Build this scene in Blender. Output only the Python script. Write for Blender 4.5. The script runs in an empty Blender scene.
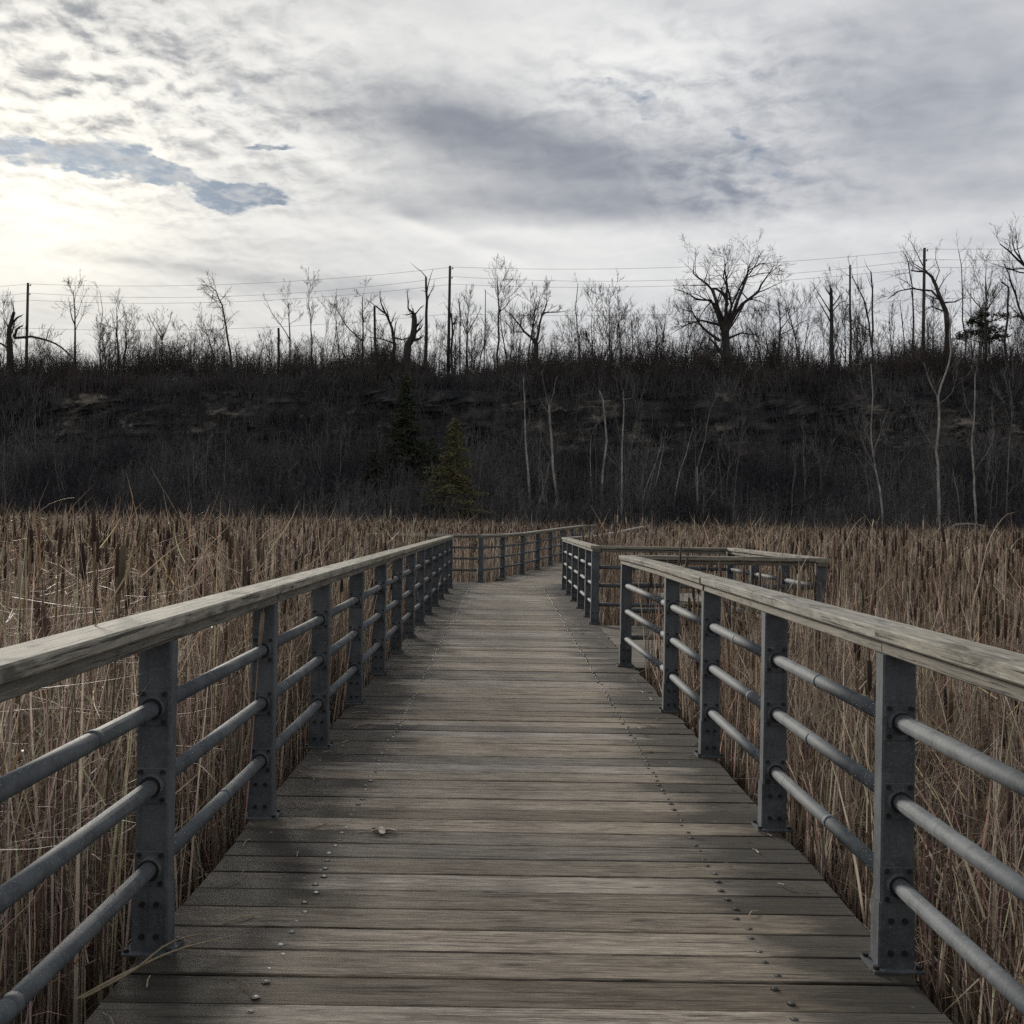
import bpy, math, random
import numpy as np
from mathutils import Vector, Matrix, noise
R = math.radians
scene = bpy.context.scene
COL = scene.collection
rng = np.random.default_rng(11)
random.seed(5)

# ------------------------------------------------------------------ camera
F = 1050.0
CAMZ = 1.45
cam = bpy.data.cameras.new('camera'); camo = bpy.data.objects.new('camera', cam); COL.objects.link(camo)
cam.sensor_width = 36; cam.lens = 36 * F / 1024; cam.clip_start = 0.05; cam.clip_end = 6000
ROLL = 0.0172; PITCH = 0.0086; YAW = 0.0070
camo.matrix_world = Matrix.Translation((0, 0, CAMZ)) @ Matrix.Rotation(-YAW, 4, 'Z') @ Matrix.Rotation(math.pi/2 + PITCH, 4, 'X') @ Matrix.Rotation(ROLL, 4, 'Z')
scene.camera = camo
ROT = camo.matrix_world.to_3x3()

def at(px, py, D):
    """world point at distance D along +y seen in that direction"""
    v = ROT @ Vector(((px - 512) / F, -(py - 512) / F, -1))
    s = D / v.y
    return np.array([v.x * s, D, CAMZ + v.z * s])

# ------------------------------------------------------------------ mesh helpers
def tag(o, label=None, cat=None, group=None, kind=None):
    if label: o['label'] = label
    if cat: o['category'] = cat
    if group: o['group'] = group
    if kind: o['kind'] = kind
    return o

def np_mesh(name, V, Q, mats, mat_idx=None, attrs=None, smooth=False):
    """V (n,3); Q (m,4) quads, a quad whose last two indices repeat is written as a triangle"""
    V = np.asarray(V, dtype=np.float32); Q = np.asarray(Q, dtype=np.int32)
    tri = Q[:, 2] == Q[:, 3]
    me = bpy.data.meshes.new(name)
    me.vertices.add(len(V)); me.vertices.foreach_set('co', V.ravel())
    cnt = np.where(tri, 3, 4).astype(np.int32)
    start = np.concatenate([[0], np.cumsum(cnt)[:-1]]).astype(np.int32)
    keep = np.ones(Q.shape, bool); keep[tri, 3] = False
    loops = Q[keep]
    me.loops.add(len(loops)); me.loops.foreach_set('vertex_index', loops)
    me.polygons.add(len(Q)); me.polygons.foreach_set('loop_start', start)
    me.polygons.foreach_set('use_smooth', np.full(len(Q), smooth, dtype=bool))
    for m in mats: me.materials.append(m)
    if mat_idx is not None: me.polygons.foreach_set('material_index', np.asarray(mat_idx, dtype=np.int32))
    for k, a in (attrs or {}).items():
        a = np.asarray(a, dtype=np.float32)
        if a.ndim == 1:
            at_ = me.attributes.new(k, 'FLOAT', 'POINT'); at_.data.foreach_set('value', a)
        else:
            at_ = me.attributes.new(k, 'FLOAT_VECTOR', 'POINT'); at_.data.foreach_set('vector', a.ravel())
    me.update(calc_edges=True); me.validate()
    return me

def link(name, me, parent=None):
    o = bpy.data.objects.new(name, me); COL.objects.link(o)
    if parent is not None: o.parent = parent
    return o

def empty(name, loc=(0, 0, 0)):
    o = bpy.data.objects.new(name, None); o.location = loc; o.empty_display_size = .2
    COL.objects.link(o); return o

class MB:
    """mesh builder: quads with point attributes g (grain coordinate) and rnd"""
    def __init__(s): s.V = []; s.Q = []; s.M = []; s.G = []; s.Rn = []
    def add(s, V, Q, m=0, G=None, rnd=0.):
        b = len(s.V); s.V += [tuple(v) for v in V]
        s.G += [tuple(g) for g in (G if G is not None else V)]; s.Rn += [rnd] * len(V)
        for q in Q:
            q = tuple(b + i for i in q)
            s.Q.append(q if len(q) == 4 else q + (q[2],)); s.M.append(m)
    def board(s, p0, p1, w, z0, z1, m=0, ch=.004, n=1, dz=(0, 0), rnd=None, ends=(0, 0), tilt=0.):
        """board from p0 to p1 (xy), horizontal width w, chamfered top and bottom edges; ends = mitre shear"""
        p0 = Vector((p0[0], p0[1])); p1 = Vector((p1[0], p1[1])); d = p1 - p0; L = d.length; d /= L; nrm = Vector((-d.y, d.x))
        h = w / 2
        prof = [(-h, z0 + ch), (-h + ch, z0), (h - ch, z0), (h, z0 + ch), (h, z1 - ch), (h - ch, z1), (-h + ch, z1), (-h, z1 - ch)]
        rnd = random.random() if rnd is None else rnd
        V = []; G = []
        for i in range(n + 1):
            t = i / n
            for (a, z) in prof:
                sh = (ends[0] * (1 - t) + ends[1] * t) * a
                c = p0 + d * (L * t + sh) + nrm * a
                V.append((c.x, c.y, z + dz[0] * (1 - t) + dz[1] * t + tilt * a))
                G.append((L * (t - .5), a, z))
        Q = []
        for i in range(n):
            for k in range(8):
                k2 = (k + 1) % 8
                Q.append((i*8 + k, i*8 + k2, (i+1)*8 + k2, (i+1)*8 + k))
        e = n * 8
        Q += [(3, 2, 1, 0), (7, 4, 3, 0), (7, 6, 5, 4), (e, e+1, e+2, e+3), (e, e+3, e+4, e+7), (e+4, e+5, e+6, e+7)]
        s.add(V, Q, m, G, rnd)
    def box(s, c, size, m=0, rnd=None, ch=0.002):
        x, y, z = c; a, b, h = [v / 2 for v in size]
        s.board((x - a, y), (x + a, y), 2 * b, z - h, z + h, m, ch, rnd=rnd)
    def cyl(s, p0, p1, r, n=10, m=0, r2=None, caps=True, rnd=0.):
        p0 = Vector(p0); p1 = Vector(p1); d = (p1 - p0).normalized(); r2 = r if r2 is None else r2
        u = d.orthogonal().normalized(); v = d.cross(u)
        V = []
        for (p, rr) in ((p0, r), (p1, r2)):
            for k in range(n):
                a = 2 * math.pi * k / n; V.append(p + u * (rr * math.cos(a)) + v * (rr * math.sin(a)))
        Q = [(k, (k + 1) % n, n + (k + 1) % n, n + k) for k in range(n)]
        if caps:
            V += [p0, p1]
            Q += [((k + 1) % n, k, 2 * n) for k in range(n)] + [(n + k, n + (k + 1) % n, 2 * n + 1) for k in range(n)]
        s.add(V, Q, m, None, rnd)
    def mesh(s, name, mats, smooth=False):
        return np_mesh(name, s.V, s.Q, mats, s.M, {'g': np.array(s.G), 'rnd': np.array(s.Rn)}, smooth)
    def build(s, name, mats, parent=None, smooth=False):
        return link(name, s.mesh(name, mats, smooth), parent)

def tubes(P, Rr, sides):
    """P (N,K,3), Rr (N,K) -> V, Q for N tapering tubes, all at once"""
    P = np.asarray(P, float); Rr = np.asarray(Rr, float)
    N, K, _ = P.shape
    T = np.empty_like(P); T[:, 1:-1] = P[:, 2:] - P[:, :-2]; T[:, 0] = P[:, 1] - P[:, 0]; T[:, -1] = P[:, -1] - P[:, -2]
    T /= np.linalg.norm(T, axis=2, keepdims=True) + 1e-9
    ref = np.where(np.abs(T[:, :1, 2:3]) > .9, np.array([[[1., 0, 0]]]), np.array([[[0, 0, 1.]]])) * np.ones((N, K, 1))
    U = np.cross(T, ref); U /= np.linalg.norm(U, axis=2, keepdims=True) + 1e-9
    W = np.cross(T, U)
    a = np.arange(sides) * 2 * np.pi / sides
    V = P[:, :, None] + Rr[:, :, None, None] * (U[:, :, None] * np.cos(a)[None, None, :, None] + W[:, :, None] * np.sin(a)[None, None, :, None])
    V = V.reshape(-1, 3)
    n, k, s = np.meshgrid(np.arange(N), np.arange(K - 1), np.arange(sides), indexing='ij')
    b = (n * K + k) * sides
    s2 = (s + 1) % sides
    Q = np.stack([b + s, b + s2, b + sides + s2, b + sides + s], -1).reshape(-1, 4)
    return V, Q

def merge(parts):
    """parts: list of (V,Q) or (V,Q,attr)"""
    off = 0; Vs = []; Qs = []; As = []
    for p in parts:
        Vs.append(p[0]); Qs.append(p[1] + off); off += len(p[0])
        if len(p) > 2: As.append(p[2])
    return np.concatenate(Vs), np.concatenate(Qs), (np.concatenate(As) if As else None)

# ------------------------------------------------------------------ node helpers
class NT:
    def __init__(s, tree): s.t = tree; tree.nodes.clear()
    def n(s, kind, **kw):
        nd = s.t.nodes.new(kind)
        for k, v in kw.items(): setattr(nd, k, v)
        return nd
    def put(s, sock, v):
        if hasattr(v, 'is_output'): s.t.links.new(v, sock)
        elif v is not None: sock.default_value = v
    def m(s, op, a, b=None, c=None, clamp=False):
        nd = s.n('ShaderNodeMath', operation=op, use_clamp=clamp)
        s.put(nd.inputs[0], a)
        if b is not None: s.put(nd.inputs[1], b)
        if c is not None: s.put(nd.inputs[2], c)
        return nd.outputs[0]
    def mix(s, f, a, b, blend='MIX'):
        nd = s.n('ShaderNodeMix', data_type='RGBA', blend_type=blend)
        s.put(nd.inputs[0], f); s.put(nd.inputs[6], a); s.put(nd.inputs[7], b)
        return nd.outputs[2]
    def noise(s, vec, scale, detail=4, rough=.55, dist=0., col=False):
        nd = s.n('ShaderNodeTexNoise'); s.put(nd.inputs['Vector'], vec)
        nd.inputs['Scale'].default_value = scale; nd.inputs['Detail'].default_value = detail
        nd.inputs['Roughness'].default_value = rough; nd.inputs['Distortion'].default_value = dist
        return nd.outputs[1] if col else nd.outputs[0]
    def ramp(s, f, lo, hi):
        nd = s.n('ShaderNodeMapRange', interpolation_type='SMOOTHSTEP')
        s.put(nd.inputs[0], f); nd.inputs[1].default_value = lo; nd.inputs[2].default_value = hi
        return nd.outputs[0]
    def vec(s, a, b, c):
        nd = s.n('ShaderNodeCombineXYZ'); s.put(nd.inputs[0], a); s.put(nd.inputs[1], b); s.put(nd.inputs[2], c); return nd.outputs[0]
    def vm(s, op, a, b):
        nd = s.n('ShaderNodeVectorMath', operation=op); s.put(nd.inputs[0], a); s.put(nd.inputs[1], b); return nd.outputs[0]
    def attr(s, name): return s.n('ShaderNodeAttribute', attribute_name=name)

def c4(r, g, b): return (r, g, b, 1)

def material(name, fn):
    m = bpy.data.materials.new(name); m.use_nodes = True
    t = NT(m.node_tree); out = t.n('ShaderNodeOutputMaterial'); b = t.n('ShaderNodeBsdfPrincipled')
    t.t.links.new(b.outputs[0], out.inputs[0])
    fn(t, b, out); return m

def bump(t, b, h, strength=.4, dist=.004):
    nd = t.n('ShaderNodeBump'); nd.inputs['Strength'].default_value = strength; nd.inputs['Distance'].default_value = dist
    t.put(nd.inputs['Height'], h); t.t.links.new(nd.outputs[0], b.inputs['Normal'])

def wood(name, base, dark, pale, edge=False, stain=.5, rough=.62, spec=.35, vary=.5):
    def fn(t, b, out):
        g = t.attr('g').outputs['Vector']; rnd = t.attr('rnd').outputs['Fac']
        off = t.vec(t.m('MULTIPLY', rnd, 37.), t.m('MULTIPLY', rnd, 91.), t.m('MULTIPLY', rnd, 53.))
        gv = t.vm('ADD', g, off); rb = rough
        fine = t.noise(t.vm('MULTIPLY', gv, (10., 170., 170.)), 1., 5, .7)
        mid = t.noise(t.vm('MULTIPLY', gv, (3.2, 30., 30.)), 1., 6, .68, .5)
        blot = t.noise(t.vm('MULTIPLY', gv, (3.2, 9., 9.)), 1., 4, .6, .3)
        streak = t.ramp(t.noise(t.vm('MULTIPLY', gv, (2.0, 95., 95.)), 1., 3, .6), .60, .635)
        col = t.mix(t.ramp(mid, .32, .68), c4(*dark), c4(*base))
        col = t.mix(t.m('MULTIPLY', t.ramp(fine, .45, .75), .75), col, c4(*pale))
        col = t.mix(t.m('MULTIPLY', t.ramp(blot, .52, .72), stain), col, c4(*[v * .45 for v in dark]))
        col = t.mix(t.m('MULTIPLY', streak, .75), col, c4(*[v * .22 for v in dark]))
        # knots
        vo = t.n('ShaderNodeTexVoronoi'); vo.feature = 'F1'; t.put(vo.inputs['Vector'], t.vm('MULTIPLY', gv, (2.2, 7., 7.))); vo.inputs['Scale'].default_value = 1.
        kn = t.m('SUBTRACT', 1., t.ramp(vo.outputs['Distance'], .05, .13))
        col = t.mix(t.m('MULTIPLY', kn, .7), col, c4(*[v * .3 for v in dark]))
        # plank to plank tone
        hs = t.n('ShaderNodeHueSaturation'); t.put(hs.inputs['Color'], col)
        t.put(hs.inputs['Value'], t.m('ADD', 1. - vary / 2, t.m('MULTIPLY', t.m('FRACT', t.m('MULTIPLY', rnd, 13.7)), vary)))
        t.put(hs.inputs['Saturation'], t.m('ADD', .7, t.m('MULTIPLY', t.m('FRACT', t.m('MULTIPLY', rnd, 7.3)), .5)))
        col = hs.outputs[0]
        if edge:   # moss and grime, plus railing shade painted in, along both sides of the walkway
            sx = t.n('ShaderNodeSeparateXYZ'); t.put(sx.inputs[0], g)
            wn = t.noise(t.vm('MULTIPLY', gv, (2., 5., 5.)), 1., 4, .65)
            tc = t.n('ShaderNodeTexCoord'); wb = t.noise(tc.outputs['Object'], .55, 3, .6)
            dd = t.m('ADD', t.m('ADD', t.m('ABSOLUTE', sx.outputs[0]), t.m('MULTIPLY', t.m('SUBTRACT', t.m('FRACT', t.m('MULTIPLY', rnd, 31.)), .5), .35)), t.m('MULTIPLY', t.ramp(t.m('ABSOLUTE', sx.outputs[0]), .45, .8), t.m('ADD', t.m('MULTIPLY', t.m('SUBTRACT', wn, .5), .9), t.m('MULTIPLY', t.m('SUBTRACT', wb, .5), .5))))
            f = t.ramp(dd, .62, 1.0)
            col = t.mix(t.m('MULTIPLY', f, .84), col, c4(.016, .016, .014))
            sp = t.n('ShaderNodeTexVoronoi'); t.put(sp.inputs['Vector'], tc.outputs['Object']); sp.inputs['Scale'].default_value = 9.
            big = t.noise(tc.outputs['Object'], 2.3, 2)
            s1 = t.m('MULTIPLY', t.m('SUBTRACT', 1., t.ramp(sp.outputs['Distance'], .05, .10)), t.m('MULTIPLY', t.ramp(big, .55, .63), t.ramp(dd, .5, .8)))
            col = t.mix(t.m('MULTIPLY', s1, .65), col, c4(.38, .38, .34))
        t.put(b.inputs['Base Color'], col)
        t.put(b.inputs['Roughness'], t.m('ADD', rough - .08, t.m('MULTIPLY', fine, .25)))
        b.inputs['Specular IOR Level'].default_value = spec
        h = t.m('ADD', t.m('MULTIPLY', fine, .6), t.m('ADD', t.m('MULTIPLY', mid, .5), t.m('MULTIPLY', streak, -.9)))
        bump(t, b, h, .8, .004)
    return material(name, fn)

M = {}
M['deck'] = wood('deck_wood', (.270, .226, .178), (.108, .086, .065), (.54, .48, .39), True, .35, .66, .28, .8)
M['deck_plain'] = wood('deck_wood_plain', (.155, .138, .112), (.075, .066, .054), (.29, .27, .225), False, .4, .7, .22)
M['rail'] = wood('rail_wood', (.345, .325, .275), (.19, .178, .15), (.54, .515, .445), False, .85, .78, .12, vary=.18)
M['rail_under'] = wood('under_rail_wood', (.20, .185, .155), (.12, .11, .09), (.30, .28, .235), False, .4, .7, vary=.2)  # darker than the cap: shade of its overhang put into the colour
M['beam'] = wood('beam_wood', (.06, .05, .04), (.03, .026, .022), (.10, .09, .075), False, .5, .8)

def steel_fn(t, b, out):
    tc = t.n('ShaderNodeTexCoord').outputs['Object']
    oi = t.n('ShaderNodeObjectInfo'); v = t.vm('ADD', tc, oi.outputs['Location'])
    sp = t.noise(v, 90., 3, .6); bl = t.noise(v, 7., 4, .6); dr = t.noise(t.vm('MULTIPLY', v, (30., 30., 2.)), 1., 3, .6)
    col = t.mix(t.ramp(bl, .35, .65), c4(.075, .085, .096), c4(.125, .138, .150))
    col = t.mix(t.m('MULTIPLY', t.ramp(sp, .5, .7), .5), col, c4(.19, .205, .21))
    col = t.mix(t.m('MULTIPLY', t.ramp(dr, .58, .72), .5), col, c4(.05, .05, .05))
    t.put(b.inputs['Base Color'], col); b.inputs['Metallic'].default_value = .15; b.inputs['Specular IOR Level'].default_value = .22
    t.put(b.inputs['Roughness'], t.m('ADD', .6, t.m('MULTIPLY', bl, .25)))
M['steel'] = material('galvanised_steel', steel_fn)
def bolt_fn(t, b, out):
    b.inputs['Base Color'].default_value = c4(.035, .034, .034); b.inputs['Metallic'].default_value = .5; b.inputs['Roughness'].default_value = .6
    tc = t.n('ShaderNodeTexCoord').outputs['Object']; bump(t, b, t.noise(tc, 200., 2), .3, .001)
M['bolt'] = material('dark_bolt', bolt_fn)
def screw_fn(t, b, out):
    r = t.attr('rnd').outputs['Fac']
    t.put(b.inputs['Base Color'], t.mix(t.ramp(r, .2, .9), c4(.08, .075, .07), c4(.62, .62, .6)))
    b.inputs['Metallic'].default_value = .6; b.inputs['Roughness'].default_value = .38
M['screw'] = material('screw_head', screw_fn)

def tint_mat(name, rough=.7, trans=0.):
    def fn(t, b, out):
        a = t.attr('tint').outputs['Vector']
        tc = t.n('ShaderNodeTexCoord').outputs['Object']
        n = t.noise(t.vm('MULTIPLY', tc, (1., 1., .4)), 45., 3)
        c = t.mix(t.m('MULTIPLY', t.ramp(n, .45, .7), .45), a, t.mix(1., a, c4(.45, .40, .36), 'MULTIPLY'))
        t.put(b.inputs['Base Color'], c); b.inputs['Roughness'].default_value = rough; b.inputs['Specular IOR Level'].default_value = .3
        if trans:
            tr = t.n('ShaderNodeBsdfTranslucent'); t.put(tr.inputs[0], c); mx = t.n('ShaderNodeMixShader'); mx.inputs[0].default_value = trans
            t.t.links.new(b.outputs[0], mx.inputs[1]); t.t.links.new(tr.outputs[0], mx.inputs[2]); t.t.links.new(mx.outputs[0], out.inputs[0])
    return material(name, fn)
M['reed'] = tint_mat('dry_reed', .55, .35)
M['head'] = tint_mat('cattail_head_fluff', .95)

def simple(name, c1, c2, scale=4., rough=.85, bmp=.4, bd=.02, stretch=(1, 1, 1)):
    def fn(t, b, out):
        tc = t.n('ShaderNodeTexCoord').outputs['Object']
        n = t.noise(t.vm('MULTIPLY', tc, stretch), scale, 6, .6)
        t.put(b.inputs['Base Color'], t.mix(t.ramp(n, .35, .65), c4(*c1), c4(*c2))); b.inputs['Roughness'].default_value = rough
        b.inputs['Specular IOR Level'].default_value = .2
        bump(t, b, n, bmp, bd)
    return material(name, fn)
M['mud'] = simple('marsh_litter', (.035, .026, .019), (.11, .085, .058), 6., .9)
M['bark'] = simple('dark_bark', (.035, .032, .031), (.075, .068, .062), 3., .9, stretch=(1, 1, .3))
M['pale'] = simple('pale_bark', (.24, .22, .20), (.48, .44, .39), 2.5, .8, stretch=(1, 1, .6))
M['greybark'] = simple('grey_bark', (.12, .11, .105), (.25, .235, .215), 2.5, .85, stretch=(1, 1, .6))
M['twig'] = simple('twigs', (.05, .042, .040), (.10, .084, .076), .4, .9)
M['scrub'] = simple('scrub_twigs', (.05, .050, .056), (.14, .134, .134), .12, .9)
M['needle'] = simple('olive_needles', (.095, .097, .044), (.19, .168, .080), 1.2, .8)
M['darkneedle'] = simple('dark_needles', (.036, .046, .032), (.070, .078, .042), .8, .85)
M['pole'] = simple('pole_wood', (.045, .038, .032), (.09, .078, .066), 3., .85, stretch=(1, 1, .2))
M['wire'] = simple('wire', (.03, .03, .03), (.04, .04, .04))
M['leaf'] = simple('dry_leaf', (.45, .40, .33), (.62, .56, .47), 30., .7)

def rock_fn(t, b, out):
    tc = t.n('ShaderNodeTexCoord').outputs['Object']
    strata = t.noise(t.vm('MULTIPLY', tc, (.5, .5, 1.2)), 1., 7, .7, .8)
    pt = t.noise(t.vm('MULTIPLY', tc, (.13, .13, .2)), 1., 3, .55)
    pt2 = t.noise(t.vm('MULTIPLY', tc, (.6, .6, 1.3)), 1., 5, .7)
    rock = t.mix(t.ramp(strata, .36, .62), c4(.07, .064, .058), (.28, .245, .20, 1))
    dk = t.mix(t.ramp(t.noise(tc, .5, 6, .7), .4, .62), c4(.030, .032, .036), c4(.095, .088, .082))
    f = t.m('MULTIPLY', t.ramp(pt, .53, .58), t.ramp(pt2, .46, .54))
    s = t.n('ShaderNodeSeparateXYZ'); t.put(s.inputs[0], t.n('ShaderNodeNewGeometry').outputs['Position'])
    f = t.m('MULTIPLY', f, t.ramp(s.outputs[2], 5., 8.))
    t.put(b.inputs['Base Color'], t.mix(f, dk, rock)); b.inputs['Roughness'].default_value = .9; b.inputs['Specular IOR Level'].default_value = .15
    bump(t, b, strata, 1., .35)
M['rock'] = material('cliff_rock', rock_fn)

# ------------------------------------------------------------------ sky and light
SUN_AZ, SUN_EL = R(-24.0), R(15.5)
w = bpy.data.worlds.new('World'); scene.world = w; w.use_nodes = True
def build_world():
    t = NT(w.node_tree); out = t.n('ShaderNodeOutputWorld')
    sky = t.n('ShaderNodeTexSky', sky_type='NISHITA'); sky.sun_disc = False; sky.sun_elevation = SUN_EL; sky.sun_rotation = SUN_AZ
    sky.air_density = 1.2; sky.dust_density = 1.5
    d = t.n('ShaderNodeTexCoord').outputs['Generated']
    s = t.n('ShaderNodeSeparateXYZ'); t.put(s.inputs[0], d); x, y, z = s.outputs
    zc = t.m('MAXIMUM', z, 0.)
    az = t.m('MULTIPLY', t.m('ARCTAN2', x, y), F); el = t.m('MULTIPLY', t.m('ARCSINE', z), F)
    # cloud layer coordinate: seen in perspective towards the horizon
    k = t.m('DIVIDE', 1., t.m('ADD', zc, .16))
    cl = t.vec(t.m('MULTIPLY', x, k), t.m('MULTIPLY', y, k), 0.)
    wv = t.noise(cl, 1.7, 4, .6, 0., True)
    wsep = t.n('ShaderNodeSeparateColor'); t.put(wsep.inputs[0], wv)
    wv2 = t.noise(cl, 9., 4, .6, 0., True)
    w2 = t.n('ShaderNodeSeparateColor'); t.put(w2.inputs[0], wv2)
    def wr(base, a, b, amp, amp2): return t.m('ADD', base, t.m('ADD', t.m('MULTIPLY', t.m('SUBTRACT', a, .5), amp * .7), t.m('MULTIPLY', t.m('SUBTRACT', b, .5), amp2)))
    azw = wr(az, wsep.outputs[0], w2.outputs[0], 130., 75.); elw = wr(el, wsep.outputs[1], w2.outputs[1], 70., 50.)
    azs = wr(az, wsep.outputs[0], w2.outputs[0], 160., 0.); els = wr(el, wsep.outputs[1], w2.outputs[1], 60., 6.)
    def blob(px, py, rx, ry, ang=0., soft=False, amp=1., p=1.):
        v = ROT @ Vector(((px - 512) / F, -(py - 512) / F, -1)); v.normalize()
        a0 = math.atan2(v.x, v.y) * F; e0 = math.asin(v.z) * F
        A, E = (azs, els) if soft else (azw, elw)
        du = t.m('SUBTRACT', A, a0); dv = t.m('SUBTRACT', E, e0)
        c, sn = math.cos(ang), math.sin(ang)
        u = t.m('ADD', t.m('MULTIPLY', du, c / rx), t.m('MULTIPLY', dv, sn / rx))
        vv = t.m('ADD', t.m('MULTIPLY', du, -sn / ry), t.m('MULTIPLY', dv, c / ry))
        r2 = t.m('ADD', t.m('MULTIPLY', u, u), t.m('MULTIPLY', vv, vv))
        if p != 1.: r2 = t.m('POWER', r2, p)
        return t.m('MULTIPLY', t.m('EXPONENT', t.m('MULTIPLY', r2, -1.)), amp)
    def total(L):
        s_ = L[0]
        for q in L[1:]: s_ = t.m('ADD', s_, q)
        return s_
    # brightness of the cloud sheet
    big = t.noise(cl, 1.1, 5, .55, .6)
    streak = t.noise(t.vec(t.m('MULTIPLY', azs, .0035), t.m('MULTIPLY', els, .018), 3.), 1., 4, .55, .4)
    puff = t.noise(cl, 13., 6, .60, .35)
    puff2 = t.noise(cl, 34., 4, .6, .2)
    so = Vector((math.sin(SUN_AZ), math.cos(SUN_AZ), 0))
    def relief(scale, delta, det, rg, dist=.3):
        a_ = t.noise(cl, scale, det, rg, dist); b_ = t.noise(t.vm('ADD', cl, tuple(so * delta)), scale, det, rg, dist)
        return t.m('SUBTRACT', a_, b_)
    rel1 = relief(13., .028, 5, .58); rel2 = relief(3.6, .10, 5, .55)
    pm = total([blob(110, 80, 190, 105, 0, True), blob(660, 80, 150, 50, 0, True, .35), blob(740, 180, 90, 40, 0, True, .3)])
    pm = t.m('MINIMUM', pm, 1.)
    feats = [
        blob(440, 112, 140, 36, -.18, True, -.58), blob(585, 165, 190, 34, -.14, True, -.52), blob(380, 205, 80, 12, -.32, True, -.34), blob(470, 190, 90, 14, -.22, True, -.20),
        blob(300, 95, 60, 22, .2, True, -.14), blob(900, 95, 180, 60, -.05, True, -.40), blob(1000, 190, 110, 40, 0., True, -.20), blob(185, 264, 110, 11, -.05, True, -.42),
        blob(120, 20, 170, 18, -.22, True, -.32), blob(620, 212, 190, 15, -.03, True, -.26), blob(350, 292, 100, 8, .0, True, -.25), blob(850, 30, 140, 20, .05, True, -.12),
        blob(50, 235, 120, 45, 0, True, .34), blob(200, 120, 120, 50, 0, True, .12), blob(390, 50, 150, 26, .12, True, .22), blob(515, 85, 60, 12, -.3, True, .10),
        blob(650, 45, 130, 25, 0, True, .20), blob(740, 120, 110, 22, -.25, True, .16), blob(880, 226, 190, 20, 0, True, .24), blob(325, 165, 90, 9, -.5, True, .30), blob(420, 232, 90, 7, -.35, True, .30),
        blob(500, 240, 160, 8, -.04, True, .2), blob(560, 272, 220, 12, 0, True, .16), blob(310, 225, 90, 10, -.1, True, .15)]
    br = t.m('ADD', .48, total(feats))
    br = t.m('ADD', br, t.m('MULTIPLY', t.m('SUBTRACT', big, .5), .42))
    br = t.m('ADD', br, t.m('MULTIPLY', t.m('SUBTRACT', streak, .5), .50))
    br = t.m('ADD', br, t.m('MULTIPLY', t.m('MULTIPLY', pm, t.m('ADD', t.m('MULTIPLY', t.m('SUBTRACT', t.ramp(puff, .35, .58), .46), .55), t.m('MULTIPLY', t.m('SUBTRACT', puff2, .5), 1.0))), 1.))
    br = t.m('ADD', br, t.m('MULTIPLY', t.m('SUBTRACT', puff, .5), .16))
    br = t.m('ADD', br, t.m('MULTIPLY', rel1, t.m('ADD', .08, t.m('MULTIPLY', pm, 2.0))))
    br = t.m('ADD', br, t.m('MULTIPLY', rel2, .35))
    br = t.ramp(br, -.50, 1.10)
    # towards and away from the hidden sun
    sd = Vector((math.sin(SUN_AZ) * math.cos(SUN_EL), math.cos(SUN_AZ) * math.cos(SUN_EL), math.sin(SUN_EL)))
    dp = t.n('ShaderNodeVectorMath', operation='DOT_PRODUCT'); t.put(dp.inputs[0], d); dp.inputs[1].default_value = sd
    cs = dp.outputs['Value']
    fall = t.m('ADD', .60, t.m('MULTIPLY', t.ramp(cs, -.6, .95), .38))
    glow = t.m('POWER', t.m('MAXIMUM', cs, 0.), 130.)
    halo = t.m('POWER', t.m('MAXIMUM', cs, 0.), 9.)
    col = t.mix(br, c4(.165, .20, .28), c4(.94, .94, .935))
    col = t.mix(t.m('MULTIPLY', halo, .24), col, c4(.95, .89, .72))
    vsc = t.n('ShaderNodeVectorMath', operation='SCALE'); t.put(vsc.inputs[0], col); t.put(vsc.inputs['Scale'], fall)
    gl = t.n('ShaderNodeVectorMath', operation='SCALE'); gl.inputs[0].default_value = (1.0, .86, .55); t.put(gl.inputs['Scale'], t.m('MULTIPLY', glow, t.m('MULTIPLY', br, .30)))
    cloud = t.vm('ADD', vsc.outputs[0], gl.outputs[0])
    # gaps
    gaps = total([blob(55, 150, 125, 9, -.04), blob(170, 172, 80, 9, -.35), blob(248, 193, 42, 8, -.05), blob(262, 140, 26, 5, .05), blob(160, 108, 22, 10, .6, False, .45), blob(240, 85, 22, 8, 0., False, .5),
                  blob(600, 82, 34, 6, -.15, False, .5), blob(648, 97, 30, 7, -.2, False, .5), blob(753, 156, 19, 8, .4, False, .75), blob(785, 183, 22, 5, -.4, False, .5), blob(735, 133, 16, 5, 0, False, .6)])
    gp = t.ramp(t.m('ADD', t.m('MINIMUM', gaps, .72), t.m('MULTIPLY', t.m('MINIMUM', t.m('MULTIPLY', gaps, 3.), 1.), t.m('ADD', t.m('MULTIPLY', t.m('SUBTRACT', puff, .5), 1.5), t.m('MULTIPLY', t.m('SUBTRACT', puff2, .5), .8)))), .20, .95)
    gp = t.m('MULTIPLY', gp, .84)
    bgs = t.n('ShaderNodeBackground'); t.put(bgs.inputs[0], t.mix(1., sky.outputs[0], t.mix(t.m('MINIMUM', t.m('MULTIPLY', halo, 1.6), 1.), c4(.75, .95, 1.3), c4(.12, .20, .40)), 'MULTIPLY')); bgs.inputs[1].default_value = .06
    bgc = t.n('ShaderNodeBackground'); t.put(bgc.inputs[0], cloud); bgc.inputs[1].default_value = 1.
    mx = t.n('ShaderNodeMixShader'); t.put(mx.inputs[0], gp)
    t.t.links.new(bgc.outputs[0], mx.inputs[1]); t.t.links.new(bgs.outputs[0], mx.inputs[2]); t.t.links.new(mx.outputs[0], out.inputs[0])
build_world()
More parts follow.
